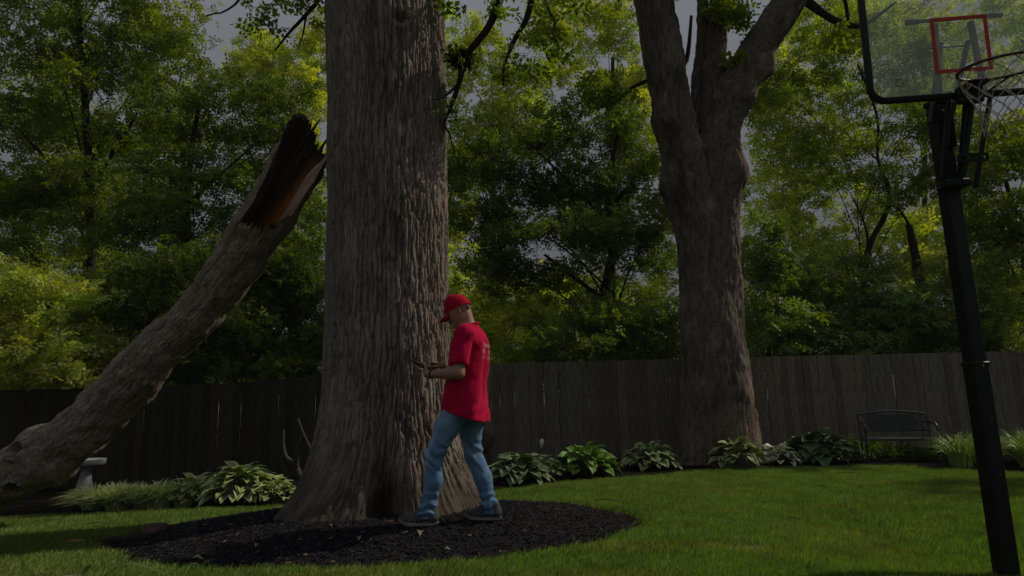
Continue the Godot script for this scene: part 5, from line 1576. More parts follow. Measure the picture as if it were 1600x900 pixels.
# ------------------------------------------------------------------ small things
func build_small_things() -> void:
	mat("patch_soil", lin(0.16, 0.12, 0.09), 0.95)
	build_lawn_litter()
	# cut stub of wood at the edge of the mulch
	var x := -3.04
	var z := -5.62
	var t := thing("log_stub", "short cut log stub standing on the lawn at the mulch edge", "log", Vector3(x, ground_y(x, z), z))
	var v := PackedVector3Array()
	var c := PackedColorArray()
	for j in 9:
		for i in 28:
			var a := TAU * i / 28.0
			var f := j / 8.0
			var r := 0.086 + 0.012 * (1.0 - f) + 0.006 * noise_a.get_noise_3d(cos(a) * 3.0, f * 2.0, sin(a) * 3.0) + 0.004 * sin(a * 9.0)
			v.append(Vector3(cos(a) * r, f * 0.10 - 0.01, sin(a) * r))
			c.append(Color(0.30, 0.22, 0.18) * (0.9 + 0.4 * noise_a.get_noise_3d(cos(a) * 6.0, f * 3.0, sin(a) * 6.0)))
	part("bark", grid_mesh(v, 28, 9, true, c), M.mottled_bark, t)
	part("cut_face", lathe([Vector2(0.088, 0.088), Vector2(0.084, 0.094), Vector2(0.04, 0.095), Vector2(0.0, 0.094)], 28), M.driftwood, t)
	# sawn chunk and strip of bark lying on the grass
	t = thing("wood_chunk", "orange brown split wood chunk lying on the left lawn", "wood piece", Vector3(-3.42, ground_y(-3.42, -5.2) + 0.035, -5.2), 0.2)
	part("split_wood", chip_mesh(Vector3(0.16, 0.055, 0.08), 5), M.straw, t)
	t = thing("bark_strip", "dark brown curved bark strip on the grass beside the mulch", "wood piece", Vector3(-3.05, ground_y(-3.05, -5.2) + 0.035, -5.2), -0.1)
	part("bark", tube_mesh(catmull([Vector4(-0.22, -0.01, 0.0, 0.018), Vector4(-0.1, 0.01, 0.01, 0.026), Vector4(0.05, 0.015, 0.0, 0.035), Vector4(0.13, 0.03, 0.0, 0.045), Vector4(0.2, 0.035, 0.01, 0.02)], 5), 10, 0.35), M.twig, t)
	# weathered wood post with a carved knot behind the man, and driftwood left of the oak
	t = thing("garden_ornament", "weathered wooden post with a knotted top beside the fence behind the man", "ornament", Vector3(-0.42, ground_y(-0.42, -9.6), -9.6))
	part("post", tube_mesh(catmull([Vector4(0.03, 0, 0, 0.06), Vector4(0.03, 0.22, 0, 0.052), Vector4(0.02, 0.40, 0, 0.05)], 4), 12, 0.25), M.driftwood, t)
	part("knot", tube_mesh(catmull([Vector4(0.02, 0.38, 0, 0.05), Vector4(-0.01, 0.46, 0, 0.085), Vector4(0.02, 0.56, 0.01, 0.08), Vector4(-0.02, 0.64, 0, 0.05), Vector4(-0.03, 0.70, 0, 0.02)], 5), 14, 0.45), M.driftwood, t)
	t = thing("driftwood", "twisted grey driftwood branches standing in the shadow left of the oak", "driftwood", Vector3(-3.22, ground_y(-3.22, -9.6) + 0.02, -9.6))
	for q in [[Vector4(0.16, 0, 0, 0.05), Vector4(0.02, 0.30, 0.0, 0.05), Vector4(-0.16, 0.50, 0, 0.035), Vector4(-0.19, 0.85, 0, 0.02)], [Vector4(0.02, 0.30, 0.0, 0.045), Vector4(0.04, 0.55, 0.03, 0.03), Vector4(0.10, 0.8, 0, 0.02)], [Vector4(-0.05, 0.05, 0, 0.035), Vector4(-0.14, 0.28, 0, 0.03), Vector4(-0.2, 0.46, 0, 0.015)], [Vector4(0.25, 0.5, 0, 0.02), Vector4(0.10, 0.8, 0, 0.025), Vector4(0.02, 1.0, 0, 0.02)]]:
		part("branch", tube_mesh(catmull(q, 5), 9, 0.3), M.driftwood, t)
	# clump of twigs caught on the drooping branch
	t = thing("squirrel_nest", "dark round clump of twigs and leaves on the drooping branch right of the oak", "nest", Vector3(-0.46, 4.34, -5.78))
	var nv := PackedVector3Array()
	var ni := PackedInt32Array()
	for k in 90:
		var a := Vector3(rng.randfn(), rng.randfn(), rng.randfn()).normalized() * 0.085
		var b := Vector3(rng.randfn(), rng.randfn(), rng.randfn()).normalized() * 0.11
		tube_into(nv, ni, [Vector4(a.x, a.y, a.z, 0.006), Vector4((a.x + b.x) * 0.7, (a.y + b.y) * 0.7, (a.z + b.z) * 0.7, 0.006), Vector4(b.x, b.y, b.z, 0.003)], 4)
	part("twigs", arr_mesh(nv, smooth_normals(nv, ni), ni), M.twig, t)
	leaves("dry_leaves", [[Vector3.ZERO, Vector3(0.11, 0.09, 0.11), 24]], t, 0.05, Color(0.045, 0.04, 0.02), 0.3)
	# mulch shreds
	var mm := MultiMesh.new()
	mm.transform_format = MultiMesh.TRANSFORM_3D
	mm.use_colors = true
	mm.mesh = chip_mesh(Vector3(1, 0.22, 0.4), 3)
	var spots := []
	while spots.size() < 15000:
		var px := rng.randf_range(-3.3, 1.2)
		var pz := rng.randf_range(-7.4, -4.05)
		var m := mulch_in(px, pz)
		if m > -0.015 - 0.03 * rng.randf() and Vector2(px + 1.21, pz + 6.12).length() > 0.66:
			spots.append(Vector2(px, pz))
	mm.instance_count = spots.size()
	for i in spots.size():
		var s: Vector2 = spots[i]
		var l := rng.randf_range(0.018, 0.055)
		var b := Basis(Vector3.UP, rng.randf() * TAU) * Basis(Vector3.BACK, rng.randfn(0, 0.3)) * Basis(Vector3.RIGHT, rng.randfn(0, 0.4))
		mm.set_instance_transform(i, Transform3D(b.scaled_local(Vector3(l, l * 0.55, l * 0.7)), Vector3(s.x, mound_y(s.x, s.y) + 0.006, s.y)))
		var e := rng.randf_range(0.5, 1.5)
		var k := Color(0.025, 0.0245, 0.029) * e
		if rng.randf() < 0.035:
			k = Color(0.10, 0.08, 0.06) * e
		elif rng.randf() < 0.10 + 0.25 * smoothstep(-0.2, 0.9, s.x):
			k = Color(0.055, 0.036, 0.028) * e
		mm.set_instance_color(i, k)
	var mo := MultiMeshInstance3D.new()
	mo.name = "mulch_shreds"
	mo.multimesh = mm
	mo.material_override = M.mulch_chip
	add_child(mo)
	mo.set_meta("kind", "stuff")
	tag(mo, "black shredded bark mulch spread in a ring round the oak", "mulch")
	# pale chips and dry leaves lying on the mulch
	var cm := [chip_mesh(Vector3(0.09, 0.012, 0.03), 11), chip_mesh(Vector3(0.06, 0.010, 0.035), 12), chip_mesh(Vector3(0.05, 0.014, 0.02), 13)]
	var lm := []
	for k in 2:
		var lv := PackedVector3Array()
		var ln := PackedVector3Array()
		var li := PackedInt32Array()
		one_leaf(lv, ln, li, Vector3(-0.04, 0.005, 0), Vector3.RIGHT, Vector3(0.1, 1, 0.2 * k), 0.085, 0.045, 0.35, 0.25)
		var lc := PackedColorArray()
		for q in lv:
			lc.append(Color(0.32, 0.25, 0.15) if k else Color(0.26, 0.23, 0.13))
		lm.append(arr_mesh(lv, smooth_normals(lv, li), li, lc))
	for q in CHIPS:
		var p := Vector3(q[0], mound_y(q[0], q[1]) + 0.022, q[1])
		var leaf: bool = q[3] == 1
		var o := MeshInstance3D.new()
		o.name = numbered("dry_leaf" if leaf else "bark_chip")
		o.mesh = lm[rng.randi() % 2] if leaf else cm[rng.randi() % 3]
		o.material_override = M.hosta_leaf if leaf else M.straw
		add_child(o)
		o.transform = Transform3D((Basis(Vector3.UP, rng.randf() * TAU) * Basis(Vector3.RIGHT, rng.randfn(0, 0.25))).scaled(Vector3.ONE * q[2]), p)
		var where := "at the left end of the mulch ring"
		if q[0] > -0.1:
			where = "on the mulch right of the man's shoes"
		elif q[0] > -0.75:
			where = "on the mulch by the man's shoes"
		elif q[0] > -1.35:
			where = "on the mulch in front of the oak"
		elif q[0] > -2.0:
			where = "on the mulch left of the oak's roots"
		where += " near the front rim" if q[1] > -4.55 else ""
		tag(o, ("small dry tan leaf " if q[2] < 0.75 else "larger dry tan leaf ") + where if leaf else ("small pale wood chip " if q[2] < 0.65 else "long pale wood chip ") + where, "leaf" if leaf else "wood chip", "dry leaves on the mulch" if leaf else "pale chips on the mulch")

# bare spots in the lawn and bits fallen from the trees
const BARE := [Vector3(1.55, -4.51, 0.13), Vector3(2.55, -7.6, 0.12)]

func build_lawn_litter() -> void:
	for k in 2:
		var c: Vector3 = BARE[k]
		var v := PackedVector3Array()
		for j in 6:
			for i in 24:
				var a := TAU * i / 24.0
				var r := c.z * (1.0 - j / 5.0) * (1.0 + 0.25 * noise_a.get_noise_2d(cos(a) * 2.0 + k * 9.0, sin(a) * 2.0)) * 1.3
				v.append(Vector3(cos(a) * r * 1.5, 0.012 * (j / 5.0) + 0.006 * noise_a.get_noise_2d(cos(a) * r * 40.0, sin(a) * r * 40.0 + k), sin(a) * r))
		var t := thing("bare_patch", ["bare brown soil patch in the lawn right of the mulch ring", "small bare patch in the far lawn before the variegated hosta"][k], "soil patch", Vector3(c.x, ground_y(c.x, c.y) + 0.006, c.y))
		part("soil", grid_mesh(v, 24, 6, true, PackedColorArray(), true), M.patch_soil, t)
	var k := 0
	for q in [[2.3, -5.6], [0.9, -6.7], [3.4, -7.4], [-2.6, -6.6], [1.9, -8.1], [-3.9, -6.2], [4.4, -8.8]]:
		var p := Vector3(q[0], ground_y(q[0], q[1]) + 0.045, q[1])
		var a := rng.randf() * TAU
		var d := Vector3(cos(a), 0.05, sin(a)) * rng.randf_range(0.07, 0.16)
		var o := MeshInstance3D.new()
		o.name = numbered("twig")
		o.mesh = tube_mesh(catmull([Vector4(-d.x, 0, -d.z, 0.004), Vector4(0.01, 0.012, 0.01, 0.005), Vector4(d.x, 0.005, d.z, 0.002)], 4), 6, 0.3)
		o.material_override = M.driftwood
		add_child(o)
		o.position = p
		tag(o, ["twig lying on the lawn nearest the hoop post", "twig on the lawn between the mulch ring and the bright green hosta", "twig on the lawn in front of the forked tree", "twig on the grass between the oak and the left hostas", "twig on the far lawn before the variegated hosta", "twig on the grass near the broken limb", "twig on the lawn in front of the bench"][k], "twig", "twigs on the lawn")
		k += 1

func chip_mesh(size: Vector3, sd: int) -> ArrayMesh:
	var r := RandomNumberGenerator.new()
	r.seed = sd
	var v := PackedVector3Array()
	for j in 5:
		var t := j / 4.0
		var w: float = [0.25, 0.85, 1.0, 0.8, 0.15][j]
		for i in 5:
			var a := TAU * i / 5.0
			v.append(Vector3((t - 0.5) * size.x + r.randf_range(-0.04, 0.04) * size.x, sin(a) * size.y * 0.5 * w * r.randf_range(0.7, 1.2) + 0.1 * size.y * sin(t * 3.0), cos(a) * size.z * 0.5 * w * r.randf_range(0.7, 1.2)))
	var idx := grid_idx(5, 5, true)
	idx.append_array([0, 1, 2, 0, 2, 3, 0, 3, 4, 20, 22, 21, 20, 23, 22, 20, 24, 23])
	return arr_mesh(v, smooth_normals(v, idx), idx)

# ------------------------------------------------------------------ grass
func build_grass() -> void:
	var r := RandomNumberGenerator.new()
	r.seed = 77
	var tufts := []
	for k in 4:
		var v := PackedVector3Array()
		var n := PackedVector3Array()
		var idx := PackedInt32Array()
		for j in 16:
			var a := r.randf() * TAU
			var o := Vector3(r.randfn(0, 0.035), -0.005, r.randfn(0, 0.035))
			var h := r.randf_range(0.035, 0.068)
			var lean := Vector3(cos(a), 0, sin(a)) * h * r.randf_range(0.15, 0.8)
			var s := Vector3(-sin(a), 0, cos(a)) * 0.0022
			var b := v.size()
			v.append_array([o - s, o + s, o + lean * 0.4 + Vector3.UP * h * 0.6 - s * 0.8, o + lean * 0.4 + Vector3.UP * h * 0.6 + s * 0.8, o + lean + Vector3.UP * h])
			var nn := (Vector3(cos(a), 0.6, sin(a))).normalized()
			for q in 5:
				n.append(nn)
			idx.append_array([b, b + 1, b + 2, b + 1, b + 3, b + 2, b + 2, b + 3, b + 4])
		tufts.append(arr_mesh(v, n, idx))
	for k in 4:
		var xf := []
		var cols := []
		var tries := 0
		while xf.size() < 13500 and tries < 60000:
			tries += 1
			# denser towards the camera
			var z := -3.2 - 7.6 * pow(r.randf(), 1.25)
			var x := r.randf_range(-1.0, 1.0) * (0.85 * -z + 0.4)
			if Vector2((x - 1.55) / 1.5, z + 4.51).length() < 0.13 * r.randf_range(0.6, 1.3) or Vector2((x - 2.55) / 1.5, z + 7.6).length() < 0.12 * r.randf_range(0.6, 1.3):
				continue
			if z < bed_edge(x) + 0.03 or mulch_in(x, z) > -0.015 + 0.03 * r.randf():
				continue
			var patch := noise_b.get_noise_2d(x * 0.9, z * 0.9)
			var fine := noise_a.get_noise_2d(x * 3.0 + 30.0, z * 3.0)
			var sc := (0.85 + 0.3 * r.randf()) * (1.0 + 0.25 * fine)
			xf.append(Transform3D(Basis(Vector3.UP, r.randf() * TAU).scaled(Vector3(1.2, sc, 1.2)), Vector3(x, ground_y(x, z), z)))
			var e := (1.0 + 0.18 * patch + 0.22 * fine) * r.randf_range(0.75, 1.25)
			var dry := smoothstep(0.02, 0.45, noise_a.get_noise_2d(x * 0.55 - 50.0, z * 2.2)) * 0.75 + (0.35 if r.randf() < 0.06 else 0.0)
			cols.append(Color(lerpf(0.255, 0.36, dry) * e, lerpf(0.375, 0.375, dry) * e, lerpf(0.105, 0.13, dry) * e))
		var mm := MultiMesh.new()
		mm.transform_format = MultiMesh.TRANSFORM_3D
		mm.use_colors = true
		mm.mesh = tufts[k]
		mm.instance_count = xf.size()
		for i in xf.size():
			mm.set_instance_transform(i, xf[i])
			mm.set_instance_color(i, cols[i])
		var o := MultiMeshInstance3D.new()
		o.name = numbered("grass")
		o.multimesh = mm
		o.material_override = M.grass
		add_child(o)
		o.set_meta("kind", "stuff")
		tag(o, "short mown lawn grass across the foreground", "grass", "lawn grass")

const CHIPS := [[-1.45, -4.26, 0.9, 0], [-1.17, -4.26, 0.6, 0], [-1.39, -4.41, 0.6, 0], [-1.39, -4.98, 0.5, 1], [-1.30, -4.68, 0.9, 0], [-1.48, -4.06, 0.6, 1], [-1.79, -4.61, 0.6, 1], [-2.07, -4.75, 0.9, 0], [-2.10, -4.43, 0.9, 1], [-2.08, -4.32, 0.5, 0], [-2.44, -4.33, 0.8, 1], [-1.10, -4.66, 0.7, 1], [-0.98, -5.08, 0.8, 0], [-0.80, -4.77, 0.7, 0], [-0.69, -4.76, 1.0, 1], [-0.84, -4.69, 0.5, 0], [-0.34, -4.74, 0.6, 0], [-0.20, -4.62, 0.7, 1], [-2.35, -5.14, 0.7, 0], [-2.24, -5.23, 0.8, 0], [-2.56, -5.27, 0.6, 1], [-2.51, -5.37, 0.6, 0], [-1.67, -4.87, 0.5, 0], [-0.87, -4.16, 0.5, 1], [-0.53, -4.30, 0.5, 0], [-0.35, -4.14, 0.6, 0], [0.13, -4.42, 0.6, 0], [0.31, -4.60, 0.5, 1], [-0.04, -4.18, 0.5, 0], [0.52, -4.53, 0.6, 0], [-1.03, -4.02, 0.5, 0], [-2.37, -4.46, 0.6, 0], [-0.47, -4.48, 0.5, 1], [-0.12, -4.45, 0.6, 0], [-1.76, -4.32, 0.6, 0], [-0.65, -4.04, 0.5, 0], [0.25, -5.07, 0.6, 1], [0.05, -4.90, 0.5, 0], [-1.51, -4.68, 0.7, 0], [-1.35, -4.58, 0.5, 1]]

# ------------------------------------------------------------------ the man
# own axes: +X the way he faces, +Y up, +Z his right side; the camera sees his left side
func mirror(p: Vector3) -> Vector3:
	return Vector3(p.x, p.y, -p.z)

func build_person() -> void:
	var at := Vector3(-0.42, mound_y(-0.42, -5.05) + 0.012, -5.05)
	var turn := PI - 0.20
	var t := thing("person", "man in red cap, red t-shirt and jeans standing beside the oak looking at a tablet", "person", at, turn)
	# joints
	var hipc := Vector3(-0.03, 0.93, 0)
	var l_hip := Vector3(-0.02, 0.90, -0.095)
	var l_knee := Vector3(0.165, 0.50, -0.12)
	var l_ank := Vector3(0.235, 0.10, -0.115)
	var r_hip := Vector3(-0.045, 0.90, 0.095)
	var r_knee := Vector3(-0.070, 0.49, 0.13)
	var r_ank := Vector3(-0.185, 0.10, 0.14)
	var l_sh := Vector3(-0.085, 1.405, -0.185)
	var r_sh := Vector3(-0.085, 1.405, 0.185)
	var l_el := Vector3(-0.055, 1.105, -0.245)
	var r_el := Vector3(-0.02, 1.12, 0.25)
	var l_wr := Vector3(0.19, 1.108, -0.155)
	var r_wr := Vector3(0.155, 1.135, 0.135)
	var neck := Vector3(-0.075, 1.455, 0)
	var hd := Vector3(0.005, 1.595, 0)
	var hb := Basis(Vector3.BACK, -0.50)          # the head bends down to the tablet
	# ---- skin: one continuous body, with finer grids for the head and the hands
	var v := PackedVector3Array()
	var n := PackedVector3Array()
	var idx := PackedInt32Array()
	var body := [
		[Vector3(-0.06, 1.30, -0.09), Vector3(-0.05, 1.0, -0.08), 0.095, 0.085], [Vector3(-0.06, 1.30, 0.09), Vector3(-0.05, 1.0, 0.08), 0.095, 0.085],
		[l_sh, r_sh, 0.06, 0.06], [neck, hd + hb * Vector3(-0.035, -0.03, 0), 0.060, 0.056], [neck + Vector3(-0.02, -0.05, 0), neck, 0.075, 0.06],
		[l_hip, l_knee, 0.080, 0.052], [l_knee, l_ank, 0.054, 0.038], [r_hip, r_knee, 0.080, 0.052], [r_knee, r_ank, 0.054, 0.038],
		[l_sh, l_el, 0.052, 0.044], [l_el, l_el.lerp(l_wr, 0.3), 0.043, 0.047], [l_el.lerp(l_wr, 0.3), l_wr, 0.046, 0.029],
		[r_sh, r_el, 0.052, 0.044], [r_el, r_el.lerp(r_wr, 0.3), 0.043, 0.047], [r_el.lerp(r_wr, 0.3), r_wr, 0.046, 0.029]]
	sdf_into(body, 0.011, 0.03, v, n, idx)
	# head
	var H := func(x: float, y: float, z: float) -> Vector3:
		return hd + hb * Vector3(x, y, z)
	var head := [
		[H.call(-0.025, 0.045, -0.012), H.call(-0.025, 0.045, 0.012), 0.083, 0.083], [H.call(0.015, 0.04, -0.008), H.call(0.015, 0.04, 0.008), 0.078, 0.078],
		[H.call(0.02, -0.015, -0.018), H.call(0.02, -0.015, 0.018), 0.062, 0.062], [H.call(0.045, -0.06, -0.016), H.call(0.045, -0.06, 0.016), 0.043, 0.043],
		[H.call(0.066, -0.088, -0.008), H.call(0.066, -0.088, 0.008), 0.024, 0.024], [H.call(-0.005, -0.055, -0.045), H.call(0.052, -0.085, -0.018), 0.024, 0.022], [H.call(-0.005, -0.055, 0.045), H.call(0.052, -0.085, 0.018), 0.024, 0.022],
		[H.call(0.05, -0.012, -0.036), H.call(0.045, -0.012, -0.040), 0.026, 0.026], [H.call(0.05, -0.012, 0.036), H.call(0.045, -0.012, 0.040), 0.026, 0.026],
		[H.call(0.072, 0.028, -0.028), H.call(0.076, 0.030, 0.028), 0.018, 0.018],
		[neck + Vector3(0.01, 0.02, 0), H.call(-0.03, -0.02, 0), 0.058, 0.056]]
	sdf_into(head + [[H.call(0.088, 0.006, -0.030), H.call(0.088, 0.006, -0.026), 0.011, 0.011, true], [H.call(0.088, 0.006, 0.026), H.call(0.088, 0.006, 0.030), 0.011, 0.011, true]], 0.0055, 0.024, v, n, idx)
	var face := [
		[H.call(0.083, 0.008, 0), H.call(0.108, -0.030, 0), 0.009, 0.0125], [H.call(0.096, -0.034, -0.010), H.call(0.096, -0.034, 0.010), 0.009, 0.009],
		[H.call(0.083, -0.058, -0.017), H.call(0.087, -0.058, 0.017), 0.0075, 0.0075], [H.call(0.081, -0.068, -0.014), H.call(0.083, -0.068, 0.014), 0.0075, 0.0075],
		[H.call(0.076, 0.004, -0.029), H.call(0.076, 0.004, -0.027), 0.012, 0.012], [H.call(0.076, 0.004, 0.027), H.call(0.076, 0.004, 0.029), 0.012, 0.012]]
	for s in [-1.0, 1.0]:
		# ears: a rim with a hollow and a lobe
		face.append_array([[H.call(-0.018, 0.025, 0.080 * s), H.call(-0.030, 0.012, 0.088 * s), 0.010, 0.009], [H.call(-0.030, 0.012, 0.088 * s), H.call(-0.022, -0.015, 0.084 * s), 0.009, 0.008], [H.call(-0.022, -0.015, 0.084 * s), H.call(-0.010, -0.030, 0.076 * s), 0.008, 0.009], [H.call(-0.006, 0.005, 0.074 * s), H.call(-0.018, 0.0, 0.080 * s), 0.012, 0.010]])
	sdf_into(face, 0.004, 0.008, v, n, idx)
	# tablet frame: along d, its face towards u
	var tc := Vector3(0.262, 1.172, -0.012)
	var d := Vector3(0.913, 0.408, 0)
	var u := Vector3(-0.408, 0.913, 0)
	var T := func(a: float, h: float, z: float) -> Vector3:
		return tc + d * a + u * h + Vector3(0, 0, z)
	# left hand: palm up under the tablet, fingers spread forward and curled against its back, thumb over the edge
	var lh := [
		[l_wr, T.call(-0.045, -0.045, -0.105), 0.026, 0.024],
		[T.call(-0.055, -0.044, -0.118), T.call(0.0, -0.032, -0.088), 0.017, 0.013], [T.call(-0.05, -0.044, -0.10), T.call(0.0, -0.031, -0.068), 0.017, 0.013], [T.call(-0.055, -0.044, -0.085), T.call(-0.008, -0.031, -0.05), 0.016, 0.012]]
	var lf := [
		[T.call(0.0, -0.032, -0.095), T.call(0.045, -0.029, -0.082), 0.0098, 0.0088], [T.call(0.045, -0.029, -0.082), T.call(0.070, -0.021, -0.068), 0.0088, 0.0078], [T.call(0.070, -0.021, -0.068), T.call(0.083, -0.0155, -0.056), 0.0078, 0.0070],
		[T.call(0.002, -0.031, -0.074), T.call(0.050, -0.028, -0.058), 0.0100, 0.0090], [T.call(0.050, -0.028, -0.058), T.call(0.078, -0.021, -0.043), 0.0090, 0.0080], [T.call(0.078, -0.021, -0.043), T.call(0.094, -0.0155, -0.032), 0.0080, 0.0072],
		[T.call(-0.004, -0.031, -0.055), T.call(0.040, -0.028, -0.036), 0.0096, 0.0086], [T.call(0.040, -0.028, -0.036), T.call(0.066, -0.021, -0.020), 0.0086, 0.0077], [T.call(0.066, -0.021, -0.020), T.call(0.080, -0.0155, -0.008), 0.0077, 0.0070],
		[T.call(-0.014, -0.032, -0.042), T.call(0.018, -0.029, -0.018), 0.0085, 0.0076], [T.call(0.018, -0.029, -0.018), T.call(0.036, -0.021, -0.004), 0.0076, 0.0068], [T.call(0.036, -0.021, -0.004), T.call(0.046, -0.0155, 0.006), 0.0068, 0.0062]]
	var lt := [[T.call(-0.055, -0.040, -0.120), T.call(-0.035, -0.010, -0.122), 0.013, 0.0105], [T.call(-0.035, -0.010, -0.122), T.call(-0.012, 0.013, -0.108), 0.0105, 0.0095], [T.call(-0.012, 0.013, -0.108), T.call(0.008, 0.0175, -0.088), 0.0095, 0.0080]]
	sdf_into(lh + lt, 0.004, 0.014, v, n, idx)
	for k in 4:
		sdf_into([lh[1 + mini(k, 2)]] + lf.slice(k * 3, k * 3 + 3), 0.0035, 0.006, v, n, idx)
	# right hand: resting over the far edge, first finger out to touch the screen, the others curled
	var rh := [
		[r_wr, T.call(-0.075, 0.050, 0.085), 0.026, 0.022],
		[T.call(-0.085, 0.048, 0.080), T.call(-0.045, 0.050, 0.050), 0.017, 0.0125], [T.call(-0.080, 0.050, 0.092), T.call(-0.038, 0.050, 0.068), 0.017, 0.0125], [T.call(-0.078, 0.048, 0.105), T.call(-0.036, 0.046, 0.086), 0.015, 0.0115]]
	var rf := [
		[T.call(-0.045, 0.050, 0.048), T.call(-0.006, 0.046, 0.030), 0.0098, 0.0088], [T.call(-0.006, 0.046, 0.030), T.call(0.014, 0.030, 0.020), 0.0088, 0.0078], [T.call(0.014, 0.030, 0.020), T.call(0.022, 0.0145, 0.016), 0.0078, 0.0068],
		[T.call(-0.038, 0.050, 0.066), T.call(-0.002, 0.044, 0.052), 0.0100, 0.0090], [T.call(-0.002, 0.044, 0.052), T.call(0.002, 0.022, 0.046), 0.0090, 0.0080], [T.call(0.002, 0.022, 0.046), T.call(-0.014, 0.016, 0.046), 0.0080, 0.0072],
		[T.call(-0.036, 0.048, 0.080), T.call(-0.002, 0.040, 0.070), 0.0096, 0.0086], [T.call(-0.002, 0.040, 0.070), T.call(0.0, 0.020, 0.064), 0.0086, 0.0077], [T.call(0.0, 0.020, 0.064), T.call(-0.016, 0.016, 0.062), 0.0077, 0.0070],
		[T.call(-0.038, 0.044, 0.094), T.call(-0.010, 0.036, 0.088), 0.0085, 0.0076], [T.call(-0.010, 0.036, 0.088), T.call(-0.008, 0.020, 0.082), 0.0076, 0.0068], [T.call(-0.008, 0.020, 0.082), T.call(-0.020, 0.015, 0.080), 0.0068, 0.0062]]
	var rt := [[T.call(-0.085, 0.040, 0.070), T.call(-0.055, 0.026, 0.045), 0.013, 0.0105], [T.call(-0.055, 0.026, 0.045), T.call(-0.030, 0.019, 0.034), 0.0105, 0.0092], [T.call(-0.030, 0.019, 0.034), T.call(-0.012, 0.0165, 0.032), 0.0092, 0.0078]]
	sdf_into(rh + rt, 0.004, 0.014, v, n, idx)
	for k in 4:
		sdf_into([rh[1 + mini(k, 2)]] + rf.slice(k * 3, k * 3 + 3), 0.0035, 0.006, v, n, idx)
	part("body", arr_mesh(v, n, idx), M.skin, t)
	# hair below the cap at the nape and temples
	part("hair", sdf_mesh([[H.call(-0.083, 0.008, -0.034), H.call(-0.083, 0.008, 0.034), 0.021, 0.021], [H.call(-0.072, -0.012, -0.028), H.call(-0.072, -0.012, 0.028), 0.019, 0.019], [H.call(-0.060, 0.018, -0.060), H.call(-0.035, 0.030, -0.070), 0.014, 0.010], [H.call(-0.060, 0.018, 0.060), H.call(-0.035, 0.030, 0.070), 0.014, 0.010]], 0.006, 0.02), M.hair, t)
	for s in [-1.0, 1.0]:
		part("eyebrow", tube_mesh([to4(H.call(0.090, 0.024, 0.014 * s), 0.0035), to4(H.call(0.088, 0.028, 0.028 * s), 0.004), to4(H.call(0.078, 0.024, 0.042 * s), 0.002)], 6), M.hair, t)
		part("eye", sdf_mesh([[H.call(0.0815, 0.003, 0.028 * s), H.call(0.0815, 0.003, 0.0281 * s), 0.0085, 0.0085]], 0.003, 0.002), M.white_petal, t)
		part("pupil", sdf_mesh([[H.call(0.0885, 0.001, 0.028 * s), H.call(0.0885, 0.001, 0.0281 * s), 0.0042, 0.0042]], 0.0016, 0.001), M.black_plastic, t)
	build_cap(t, H, hb)
	build_clothes(t, [l_sh, r_sh, l_el, r_el, l_hip, r_hip, l_knee, r_knee, l_ank, r_ank, neck])
	shoe(t, Vector3(0.23, 0.0, -0.115), 0.06, 0.0)
	shoe(t, Vector3(-0.195, 0.0, 0.14), -0.12, 0.0)
	# watch on the near wrist
	var wd := (l_wr - l_el).normalized()
	var wp := l_wr - wd * 0.012
	var ring := []
	var sx := wd.cross(Vector3.UP).normalized()
	var sy := sx.cross(wd).normalized()
	for k in 25:
		var a := TAU * k / 24.0
		ring.append(to4(wp + (sx * cos(a) + sy * sin(a)) * 0.0315, 0.007))
	var w := part("watch", tube_mesh(ring, 6), M.black_plastic, t)
	part("watch_face", bevel_box(Vector3(0.036, 0.012, 0.036), 0.004, wp + sy * 0.036, Basis(wd, sy, sx)), M.glass_screen, w)
	# the tablet he holds: a thing of its own
	var tb := thing("tablet", "black tablet computer held in the hands of the man in red", "tablet", at, turn)
	var bb := Basis(d, u, Vector3.BACK)
	part("case", bevel_box(Vector3(0.235, 0.016, 0.165), 0.005, tc, bb), M.black_plastic, tb)
	part("screen", bevel_box(Vector3(0.212, 0.002, 0.145), 0.0006, tc + u * 0.0088, bb), M.glass_screen, tb)

func to4(p: Vector3, r: float) -> Vector4:
	return Vector4(p.x, p.y, p.z, r)

